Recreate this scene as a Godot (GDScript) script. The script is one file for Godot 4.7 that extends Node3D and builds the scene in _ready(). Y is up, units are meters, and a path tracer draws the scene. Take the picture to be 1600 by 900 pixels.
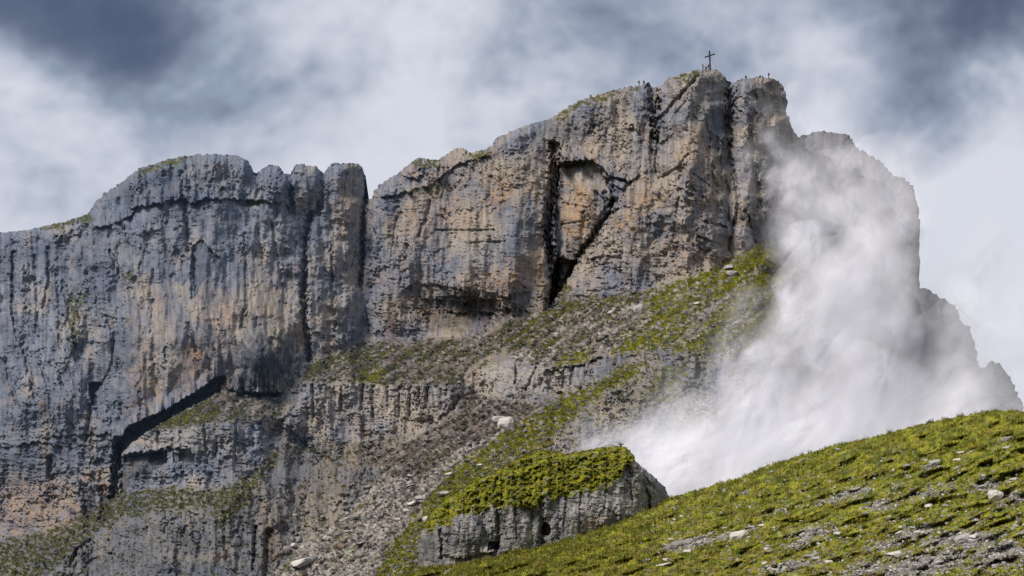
extends Node3D
# A limestone mountain with a summit cross and hikers, a bank of mist rising beside it, a grass-capped rock and a stony
# meadow slope before it. The photograph's 1600x900 frame is the drawing sheet: at(px, py, d) is the point on that sight
# line whose distance ahead of the camera is d metres; every surface gets its own real distance, size and thickness.

const EYE := Vector3(0, 1.7, 0)
const PITCH := 14.0
const FOV := 17.1

var th := tan(deg_to_rad(FOV / 2.0))
var cam_basis := Basis.from_euler(Vector3(deg_to_rad(PITCH), 0, 0))
var nz := {}
var mountain: Relief
var turf_of_mountain := PackedFloat32Array()
var scree_of_mountain := PackedFloat32Array()
var outcrop: Relief
var turf_of_outcrop := PackedFloat32Array()
var meadow := {}


func _ready() -> void:
	set_camera()
	set_light()
	make_noises()
	build_valley()
	build_mountain()
	build_far_ridge()
	build_outcrop()
	build_meadow()
	build_rocks()
	build_cross()
	build_people()
	build_tufts()
	build_mist()


# ------------------------------------------------------------------ camera, sky, sun

func set_camera() -> void:
	var c := Camera3D.new()
	c.name = "camera"
	c.fov = FOV
	c.near = 0.5
	c.far = 6000
	c.position = EYE
	c.rotation_degrees.x = PITCH
	add_child(c)


func set_light() -> void:
	var e := Environment.new()
	e.background_mode = Environment.BG_SKY
	e.tonemap_mode = Environment.TONE_MAPPER_LINEAR
	e.tonemap_exposure = 1.25
	e.volumetric_fog_enabled = true
	e.volumetric_fog_density = 0.0
	e.sdfgi_enabled = true
	e.ssao_enabled = true
	e.ssil_enabled = true
	e.sky = Sky.new()
	e.sky.sky_material = cloudy_sky()
	var w := WorldEnvironment.new()
	w.name = "world_environment"
	w.environment = e
	add_child(w)
	var s := DirectionalLight3D.new()
	s.name = "sun"
	s.light_color = Color(1.0, 0.965, 0.91)
	s.light_energy = 1.25
	s.light_angular_distance = 20.0
	s.shadow_enabled = true
	s.sky_mode = DirectionalLight3D.SKY_MODE_LIGHT_ONLY
	s.rotation_degrees = Vector3(-44, -36, 0)
	add_child(s)


# The overcast: grey-blue upper air behind torn pale cloud. Cloud is thick low down and in drifts, thin high up.
func cloudy_sky() -> Material:
	var base := FastNoiseLite.new()
	base.seed = 11
	base.frequency = 1.0
	base.fractal_octaves = 6
	base.fractal_gain = 0.45
	var billow := FastNoiseLite.new()
	billow.seed = 37
	billow.frequency = 1.0
	billow.fractal_octaves = 5
	billow.fractal_gain = 0.6
	var warp := FastNoiseLite.new()
	warp.seed = 23
	warp.frequency = 1.0
	warp.fractal_octaves = 3
	# drifts of cloud and gaps of blue: [azimuth, elevation, half-width, half-height (degrees), how much thicker]
	var drifts := [
		[-14.1, 19.4, 2.2, 3.0, 0.55], [-12.2, 21.2, 2.7, 2.2, -0.80], [-15.0, 22.9, 3.4, 1.7, -1.1], [-8.6, 19.3, 2.0, 2.0, -0.35],
		[-6.5, 16.8, 4.5, 2.6, 0.30], [-3.2, 20.2, 3.6, 3.4, 0.33], [-13.5, 15.2, 4.5, 2.0, 0.28], [-8.0, 21.6, 2.2, 1.6, 0.16], [0.5, 22.0, 3.0, 2.2, 0.06], [4.2, 20.9, 3.8, 1.9, -0.28],
		[8.4, 22.6, 3.2, 1.4, -0.30], [9.4, 19.6, 1.7, 2.9, 0.50], [12.2, 19.9, 2.0, 2.2, -0.62], [14.9, 22.4, 2.6, 2.4, -1.1], [10.9, 18.2, 1.2, 1.2, -0.25],
		[13.0, 15.0, 4.4, 3.6, 0.55], [8.0, 16.5, 3.0, 2.0, 0.3],
	]
	var paint := func(az: float, el: float) -> Color:
		var a := deg_to_rad(az)
		var b := deg_to_rad(el)
		var d := Vector3(sin(a) * cos(b), sin(b) * 1.25, -cos(a) * cos(b)) * 3.4
		var wv := Vector3(warp.get_noise_3dv(d * 0.9), warp.get_noise_3dv(d * 0.9 + Vector3(31, 7, 3)), warp.get_noise_3dv(d * 0.9 + Vector3(5, 61, 13)))
		var n := base.get_noise_3dv(d + wv * 0.5)
		var n2 := billow.get_noise_3dv(d * 2.6 + wv * 0.9 + Vector3(9, 4, 77))
		var n3 := billow.get_noise_3d(d.x * 6.0 + wv.x, d.y * 5.0 + wv.y + 40.0, d.z * 6.0)
		var cover := 0.62 + n * 0.24 + n2 * 0.30 + n3 * 0.14 + 0.24 * (1.0 - smoothstep(8.0, 20.0, el)) - 0.05 * smoothstep(18.0, 40.0, el)
		for f in drifts:
			var x: float = (az - f[0] + wv.x * 1.6) / f[2]
			var y: float = (el - f[1] + wv.y * 1.6) / f[3]
			var q := x * x + y * y
			if q < 6.0:
				cover += 0.62 * f[4] * exp(-q)
		var puff := 0.5 - 2.2 * absf(billow.get_noise_3d(d.x * 3.4 + 8.0, d.y * 3.4, d.z * 3.4 + wv.x * 0.6))
		cover += 0.17 * puff
		var t := minf(cover if cover > 0.34 else 0.34 * exp((cover - 0.34) / 0.34), 1.0)
		t = lerpf(t, smoothstep(0.0, 1.0, t), 0.6)
		var gap := Color(0.052, 0.070, 0.128)
		var mid := Color(0.245, 0.288, 0.372)
		var thick := Color(0.545, 0.565, 0.635)
		return gap.lerp(mid, t * 2.0) if t < 0.5 else mid.lerp(thick, t * 2.0 - 1.0)
	var low := Image.create_empty(720, 360, false, Image.FORMAT_RGBF)
	for y in 360:
		var el := 90.0 - (y + 0.5) * 0.5
		for x in 720:
			low.set_pixel(x, y, paint.call(wrapf((x + 0.5) * 0.5, -180.0, 180.0), el) if el > 0.0 else Color(0.10, 0.11, 0.08))
	low.resize(4096, 2048, Image.INTERPOLATE_CUBIC)
	var k := 360.0 / 4096.0
	for y in range(int((90.0 - 27.0) / k), int((90.0 - 3.0) / k)):
		for x in range(-215, 215):   # straight ahead is the picture's edge
			low.set_pixel(posmod(x, 4096), y, paint.call((x + 0.5) * k, 90.0 - (y + 0.5) * k))
	var m := PanoramaSkyMaterial.new()
	m.panorama = ImageTexture.create_from_image(low)
	return m


# ------------------------------------------------------------------ helpers

func at(px: float, py: float, d: float) -> Vector3:
	var v := cam_basis * Vector3((px - 800.0) / 450.0 * th, (450.0 - py) / 450.0 * th, -1.0)
	return EYE + v * (d / -v.z)


func noise(called: String, sd: int, octaves := 4, kind := FastNoiseLite.TYPE_SIMPLEX_SMOOTH, ridged := false) -> void:
	var n := FastNoiseLite.new()
	n.seed = sd
	n.noise_type = kind
	n.frequency = 1.0
	if octaves > 1:
		n.fractal_type = FastNoiseLite.FRACTAL_RIDGED if ridged else FastNoiseLite.FRACTAL_FBM
		n.fractal_octaves = octaves
	else:
		n.fractal_type = FastNoiseLite.FRACTAL_NONE
	if kind == FastNoiseLite.TYPE_CELLULAR:
		n.cellular_return_type = FastNoiseLite.RETURN_CELL_VALUE
		n.cellular_jitter = 1.0
	nz[called] = n


func make_noises() -> void:
	noise("fbm", 5, 5)
	noise("fbm2", 17, 4)
	noise("soft", 29, 2)
	noise("ridge", 41, 4, FastNoiseLite.TYPE_SIMPLEX_SMOOTH, true)
	noise("fine", 53, 2)
	noise("cell", 67, 1, FastNoiseLite.TYPE_CELLULAR)
	noise("cell2", 71, 1, FastNoiseLite.TYPE_CELLULAR)


func together(n: int, f: Callable) -> void:
	WorkerThreadPool.wait_for_group_task_completion(WorkerThreadPool.add_group_task(f, n))


func along(pts: Array, x: float) -> float:   # the height of a polyline of [x, y] over x
	if x <= pts[0][0]:
		return pts[0][1]
	for i in range(1, pts.size()):
		if x <= pts[i][0]:
			var a: Array = pts[i - 1]
			var b: Array = pts[i]
			return lerpf(a[1], b[1], (x - a[0]) / maxf(b[0] - a[0], 1e-4))
	return pts[-1][1]


func line(s: String) -> PackedVector2Array:   # "x,y x,y ..."
	var r := PackedVector2Array()
	for w in s.split(" ", false):
		var q := w.split(",")
		r.append(Vector2(float(q[0]), float(q[1])))
	return r


func pairs(s: String) -> Array:
	var r := []
	for v in line(s):
		r.append([v.x, v.y])
	return r


func tag(o: Node, label: String, category: String, kind := "", group := "") -> Node:
	o.set_meta("label", label)
	o.set_meta("category", category)
	if kind:
		o.set_meta("kind", kind)
	if group:
		o.set_meta("group", group)
	return o


func put(called: String, m: Mesh, mat: Material, parent: Node = self) -> MeshInstance3D:
	var o := MeshInstance3D.new()
	o.name = called
	o.mesh = m
	o.material_override = mat
	parent.add_child(o, true)
	return o


func vertex_material(rough: float, grain: float, sd: int) -> StandardMaterial3D:   # colours from the vertices, broken by a fine grain
	var n := FastNoiseLite.new()
	n.seed = sd
	n.frequency = 0.045
	n.fractal_octaves = 5
	var g := Gradient.new()
	g.set_color(0, Color(0.62, 0.62, 0.62))
	g.set_color(1, Color.WHITE)
	var t := NoiseTexture2D.new()
	t.width = 512
	t.height = 512
	t.seamless = true
	t.noise = n
	t.color_ramp = g
	var m := StandardMaterial3D.new()
	m.vertex_color_use_as_albedo = true
	m.albedo_texture = t
	m.uv1_triplanar = true
	m.uv1_world_triplanar = true
	m.uv1_scale = Vector3.ONE / grain
	m.roughness = rough
	m.metallic_specular = 0.25
	return m


# A surface seen face on: a grid over part of the sheet, each point with its own distance. Stamps press cracks, lips,
# caves and bulges into it and lay stains and painted shade on it.
class Relief:
	var x0: float
	var y0: float
	var s: float
	var w: int
	var h: int
	var ins := PackedByteArray()
	var d := PackedFloat32Array()
	var press := PackedFloat32Array()
	var crack_d := PackedFloat32Array()
	var rim := PackedFloat32Array()
	var tint := {}
	var pos := PackedVector3Array()
	var nor := PackedVector3Array()
	var col := PackedColorArray()
	var jit: FastNoiseLite
	var off := {}   # where the outline passes, for the points just outside it

	func _init(box: Rect2, step: float, n: FastNoiseLite) -> void:
		x0 = box.position.x
		y0 = box.position.y
		s = step
		w = int(box.size.x / step) + 1
		h = int(box.size.y / step) + 1
		jit = n
		var c := w * h
		ins.resize(c)
		d.resize(c)
		press.resize(c)
		crack_d.resize(c)
		rim.resize(c)
		pos.resize(c)
		nor.resize(c)
		col.resize(c)
		for k in ["orange", "dark", "pale", "blue", "green", "brown"]:
			var a := PackedFloat32Array()
			a.resize(c)
			tint[k] = a

	func outline(poly: PackedVector2Array, rough: float) -> void:
		for j in h:
			var y := y0 + j * s
			for i in w:
				var x := x0 + i * s
				var p := Vector2(x + rough * jit.get_noise_2d(x / 9.0, y / 9.0), y + rough * jit.get_noise_2d(x / 9.0 + 70.0, y / 9.0))
				ins[j * w + i] = 1 if Geometry2D.is_point_in_polygon(p, poly) else 0
		for j in h:
			for i in w:
				if ins[j * w + i]:
					continue
				for n in [[0, 1], [0, -1], [1, 0], [-1, 0], [1, 1], [-1, 1], [1, -1], [-1, -1]]:
					var a: int = i + n[0]
					var b: int = j + n[1]
					if a >= 0 and b >= 0 and a < w and b < h and ins[b * w + a] == 1:
						var lo := 0.0
						var hi := 1.0
						for t in 5:
							var m := (lo + hi) / 2.0
							var q := Vector2(x0 + (a - m * n[0]) * s, y0 + (b - m * n[1]) * s)
							var p := q + rough * Vector2(jit.get_noise_2d(q.x / 9.0, q.y / 9.0), jit.get_noise_2d(q.x / 9.0 + 70.0, q.y / 9.0))
							if Geometry2D.is_point_in_polygon(p, poly):
								lo = m
							else:
								hi = m
						off[j * w + i] = Vector2(n[0], n[1]) * (1.0 - lo) * s
						break
		for k in off:
			ins[k] = 2
		# how far inside the outline each point lies, in sheet units
		var far := 1e4
		for k in w * h:
			rim[k] = far if ins[k] == 1 else 0.0
		for j in h:
			for i in w:
				var k := j * w + i
				if ins[k]:
					var v := rim[k]
					if i > 0:
						v = minf(v, rim[k - 1] + s)
					if j > 0:
						v = minf(v, rim[k - w] + s)
						if i > 0:
							v = minf(v, rim[k - w - 1] + s * 1.414)
						if i < w - 1:
							v = minf(v, rim[k - w + 1] + s * 1.414)
					rim[k] = v
		for jj in h:
			var j := h - 1 - jj
			for ii in w:
				var i := w - 1 - ii
				var k := j * w + i
				if ins[k]:
					var v := rim[k]
					if i < w - 1:
						v = minf(v, rim[k + 1] + s)
					if j < h - 1:
						v = minf(v, rim[k + w] + s)
						if i > 0:
							v = minf(v, rim[k + w - 1] + s * 1.414)
						if i < w - 1:
							v = minf(v, rim[k + w + 1] + s * 1.414)
					rim[k] = v

	func span(lo: Vector2, hi: Vector2) -> Array:
		return [clampi(int((lo.x - x0) / s), 0, w - 1), clampi(int((hi.x - x0) / s) + 1, 0, w - 1), clampi(int((lo.y - y0) / s), 0, h - 1), clampi(int((hi.y - y0) / s) + 1, 0, h - 1)]

	func crack(pts: PackedVector2Array, wide: float, deep: float, stain_or_shade := 0.0) -> void:
		var dk: PackedFloat32Array = tint.dark
		for n in pts.size() - 1:
			var a := pts[n]
			var b := pts[n + 1]
			var r := Vector2.ONE * wide * 1.7
			var q := span(a.min(b) - r, a.max(b) + r)
			for j in range(q[2], q[3] + 1):
				var y := y0 + j * s
				for i in range(q[0], q[1] + 1):
					var x := x0 + i * s
					var p := Vector2(x + wide * 0.7 * jit.get_noise_2d(x / 7.0, y / 10.0) + 2.0 * jit.get_noise_2d(x / 25.0, y / 18.0 + 9.0), y)
					var dist := p.distance_to(Geometry2D.get_closest_point_to_segment(p, a, b)) / wide
					if dist < 1.0:
						var k := j * w + i
						crack_d[k] = maxf(crack_d[k], deep * (1.0 - dist * dist) * (0.75 + 0.5 * jit.get_noise_2d(x / 5.0 + 40.0, y / 14.0)))
						if stain_or_shade > 0.0:
							dk[k] = maxf(dk[k], stain_or_shade * (1.0 - dist))
		tint.dark = dk

	func lip(pts: PackedVector2Array, out: float, up: float, under: float) -> void:   # what is above the line overhangs what is below it
		for n in pts.size() - 1:
			var a := pts[n]
			var b := pts[n + 1]
			var q := span(Vector2(a.x, minf(a.y, b.y) - up - 4.0), Vector2(b.x, maxf(a.y, b.y) + under + 4.0))
			for j in range(q[2], q[3] + 1):
				var y := y0 + j * s
				for i in range(q[0], q[1] + 1):
					var x := x0 + i * s
					if x < a.x or x >= b.x:
						continue
					var ends := smoothstep(0.0, 14.0, minf(x - pts[0].x, pts[-1].x - x) + 2.0) * clampf(0.75 + 1.3 * jit.get_noise_2d(x / 14.0, 200.0), 0.12, 1.4)
					var above := lerpf(a.y, b.y, (x - a.x) / (b.x - a.x)) - y + 5.0 * jit.get_noise_2d(x / 12.0, y / 30.0)
					var k := j * w + i
					if above > 0.0 and above < up:
						press[k] -= out * ends * (1.0 - above / up)
					elif above <= 0.0 and -above < under:
						press[k] += out * ends * 0.8 * (1.0 + above / under)

	func bulge(c: Vector2, r: Vector2, out: float) -> void:
		var q := span(c - r, c + r)
		for j in range(q[2], q[3] + 1):
			for i in range(q[0], q[1] + 1):
				var f := (Vector2(x0 + i * s, y0 + j * s) - c) / r
				var t := 1.0 - f.length_squared()
				if t > 0.0:
					press[j * w + i] -= out * t * t

	func pit(poly: PackedVector2Array, deep: float, kind := "", amount := 0.0, rough := 3.0) -> void:
		var lo := poly[0]
		var hi := poly[0]
		for v in poly:
			lo = lo.min(v)
			hi = hi.max(v)
		var q := span(lo - Vector2.ONE * rough, hi + Vector2.ONE * rough)
		var t: PackedFloat32Array = tint[kind] if kind else PackedFloat32Array()
		for j in range(q[2], q[3] + 1):
			var y := y0 + j * s
			for i in range(q[0], q[1] + 1):
				var x := x0 + i * s
				if Geometry2D.is_point_in_polygon(Vector2(x + rough * jit.get_noise_2d(x / 8.0, y / 12.0), y + rough * jit.get_noise_2d(x / 8.0 + 33.0, y / 12.0)), poly):
					var k := j * w + i
					press[k] += deep
					if kind:
						t[k] = maxf(t[k], amount)
		if kind:
			tint[kind] = t

	func stain_or_shade(kind: String, c: Vector2, r: Vector2, amount: float) -> void:
		var t: PackedFloat32Array = tint[kind]
		var q := span(c - r * 1.3, c + r * 1.3)
		for j in range(q[2], q[3] + 1):
			var y := y0 + j * s
			for i in range(q[0], q[1] + 1):
				var x := x0 + i * s
				var f := (Vector2(x, y) - c) / r
				var v := 1.0 - f.length() + 0.75 * jit.get_noise_2d(x / 9.0, y / 16.0) + 0.45 * jit.get_noise_2d(x / 3.0 + 7.0, y / 4.0)
				if v > 0.0:
					var k := j * w + i
					t[k] = maxf(t[k], amount * minf(v * 1.8, 1.0))
		tint[kind] = t

	func finish_normals(row: int) -> void:
		for i in w:
			var k := row * w + i
			var a := k - (1 if i == w - 1 else 0) - (w if row == h - 1 else 0)
			nor[k] = (pos[a + w] - pos[a]).cross(pos[a + 1] - pos[a]).normalized()

	# Triangles whose cell the chooser gives the id; the outline is carried back so that the thing has thickness.
	func mesh(chosen: PackedByteArray, id: int, back: Vector3) -> ArrayMesh:
		var to := PackedInt32Array()
		to.resize(w * h)
		to.fill(-1)
		var v := PackedVector3Array()
		var nn := PackedVector3Array()
		var cc := PackedColorArray()
		var ix := PackedInt32Array()
		var hem := {}
		for j in h - 1:
			for i in w - 1:
				var k := j * w + i
				if ins[k] and ins[k + 1] and ins[k + w] and ins[k + w + 1] and chosen[k] == id:
					for e in [k, k + 1, k + w, k + w + 1]:
						if to[e] < 0:
							to[e] = v.size()
							v.append(pos[e])
							nn.append(nor[e])
							cc.append(col[e])
					var a := to[k]
					var b := to[k + 1]
					var c := to[k + w]
					var f := to[k + w + 1]
					ix.append_array([a, b, f, a, f, c])
					if not (j > 0 and ins[k - w] and ins[k - w + 1]):
						hem[Vector2i(k, k + 1)] = true
					if not (j < h - 2 and ins[k + 2 * w] and ins[k + 2 * w + 1]):
						hem[Vector2i(k + w + 1, k + w)] = true
					if not (i > 0 and ins[k - 1] and ins[k + w - 1]):
						hem[Vector2i(k + w, k)] = true
					if not (i < w - 2 and ins[k + 2] and ins[k + w + 2]):
						hem[Vector2i(k + 1, k + w + 1)] = true
		for e in hem:
			var p: Vector3 = pos[e.x]
			var q: Vector3 = pos[e.y]
			var n := back.cross(q - p).normalized()
			var b := v.size()
			v.append_array([p, q, q + back, p + back])
			nn.append_array([n, n, n, n])
			cc.append_array([col[e.x], col[e.y], col[e.y], col[e.x]])
			ix.append_array([b, b + 2, b + 1, b, b + 3, b + 2])
		var arr := []
		arr.resize(Mesh.ARRAY_MAX)
		arr[Mesh.ARRAY_VERTEX] = v
		arr[Mesh.ARRAY_NORMAL] = nn
		arr[Mesh.ARRAY_COLOR] = cc
		arr[Mesh.ARRAY_INDEX] = ix
		var m := ArrayMesh.new()
		m.add_surface_from_arrays(Mesh.PRIMITIVE_TRIANGLES, arr)
		return m


# A coarse map over the sheet of what the ground is: regions are painted on it, then it is read with soft edges.
class Ground:
	const S := 4.0
	var x0: float
	var y0: float
	var w: int
	var h: int
	var f := {}
	var id := PackedByteArray()

	func _init(box: Rect2, kinds: Dictionary) -> void:
		x0 = box.position.x
		y0 = box.position.y
		w = int(box.size.x / S) + 2
		h = int(box.size.y / S) + 2
		id.resize(w * h)
		for k in kinds:
			var a := PackedFloat32Array()
			a.resize(w * h)
			a.fill(kinds[k])
			f[k] = a

	func paint(poly: PackedVector2Array, values: Dictionary, number := -1) -> void:
		for k in values:
			var a: PackedFloat32Array = f[k]
			each(poly, func(n): a[n] = values[k])
			f[k] = a
		if number >= 0:
			each(poly, func(n): id[n] = number)

	func each(poly: PackedVector2Array, do: Callable) -> void:
		for j in h:
			for i in w:
				if Geometry2D.is_point_in_polygon(Vector2(x0 + i * S, y0 + j * S), poly):
					do.call(j * w + i)

	func soften(k: String, times: int) -> void:
		var a: PackedFloat32Array = f[k]
		for t in times:
			var b := a.duplicate()
			for j in range(1, h - 1):
				for i in range(1, w - 1):
					var n := j * w + i
					b[n] = (a[n] * 2.0 + a[n - 1] + a[n + 1] + a[n - w] + a[n + w]) / 6.0
			a = b
		f[k] = a

	func read(k: String, x: float, y: float) -> float:
		var a: PackedFloat32Array = f[k]
		var u := clampf((x - x0) / S, 0.0, w - 1.01)
		var v := clampf((y - y0) / S, 0.0, h - 1.01)
		var i := int(u)
		var j := int(v)
		var n := j * w + i
		u -= i
		v -= j
		return lerpf(lerpf(a[n], a[n + 1], u), lerpf(a[n + w], a[n + w + 1], u), v)

	func which(x: float, y: float) -> int:
		return id[clampi(int((y - y0) / S + 0.5), 0, h - 1) * w + clampi(int((x - x0) / S + 0.5), 0, w - 1)]


# ------------------------------------------------------------------ the valley floor

func build_valley() -> void:
	var m := PlaneMesh.new()
	m.size = Vector2(9000, 9000)
	var mat := vertex_material(1.0, 40.0, 3)
	mat.albedo_color = Color(0.09, 0.105, 0.03).linear_to_srgb()
	var o := put("ground", m, mat)
	o.position = Vector3(0, -1.2, -1500)
	tag(o, "green valley floor below the mountain and the near slope", "ground", "structure")


# ------------------------------------------------------------------ the mountain

const SKYLINE := "-64,374 0,364 40,360 75,352 110,344 140,333 147,318 165,300 190,285 215,265 240,257 265,248 300,242 330,240 355,242 372,244 388,252 396,268 400,273 408,264 418,259 430,258 438,262 444,271 455,273 458,262 462,257 475,255 478,259 492,258 500,266 506,272 510,265 516,258 524,255 545,256 560,256 567,264 571,278 569,300 568,312 582,312 583,300 595,288 625,268 640,254 656,246 670,250 684,250 700,240 708,233 720,231 730,236 738,238 760,233 768,228 775,215 795,207 830,193 860,186 885,168 910,155 940,147 960,140 980,136 1000,133 1010,129 1016,127 1019,136 1024,137 1036,131 1043,123 1058,117 1068,114 1085,111 1090,108 1100,109 1120,110 1130,117 1140,127 1146,130 1153,124 1165,122 1195,121 1212,124 1221,131 1228,143 1230,158 1227,172 1233,187 1240,205 1249,215 1262,240 1280,300 1300,380 1320,460 1330,560 1340,700 1340,990 -64,990"
const FOOT := "-64,850 0,842 75,825 150,792 180,765 184,692 230,662 300,640 335,604 352,592 400,613 440,613 460,585 482,562 530,540 600,531 720,525 800,510 850,482 900,465 1000,455 1100,425 1150,398 1190,372 1340,372"
const WALL := "-64,522 0,519 60,513 110,511 180,508 250,505 330,505 440,514 476,521 500,522 545,530 568,538 590,536 700,537 800,535 860,543 900,540 960,536 1020,540 1075,529 1110,534 1140,547 1165,545 1200,552 1240,575 1340,625"


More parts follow.
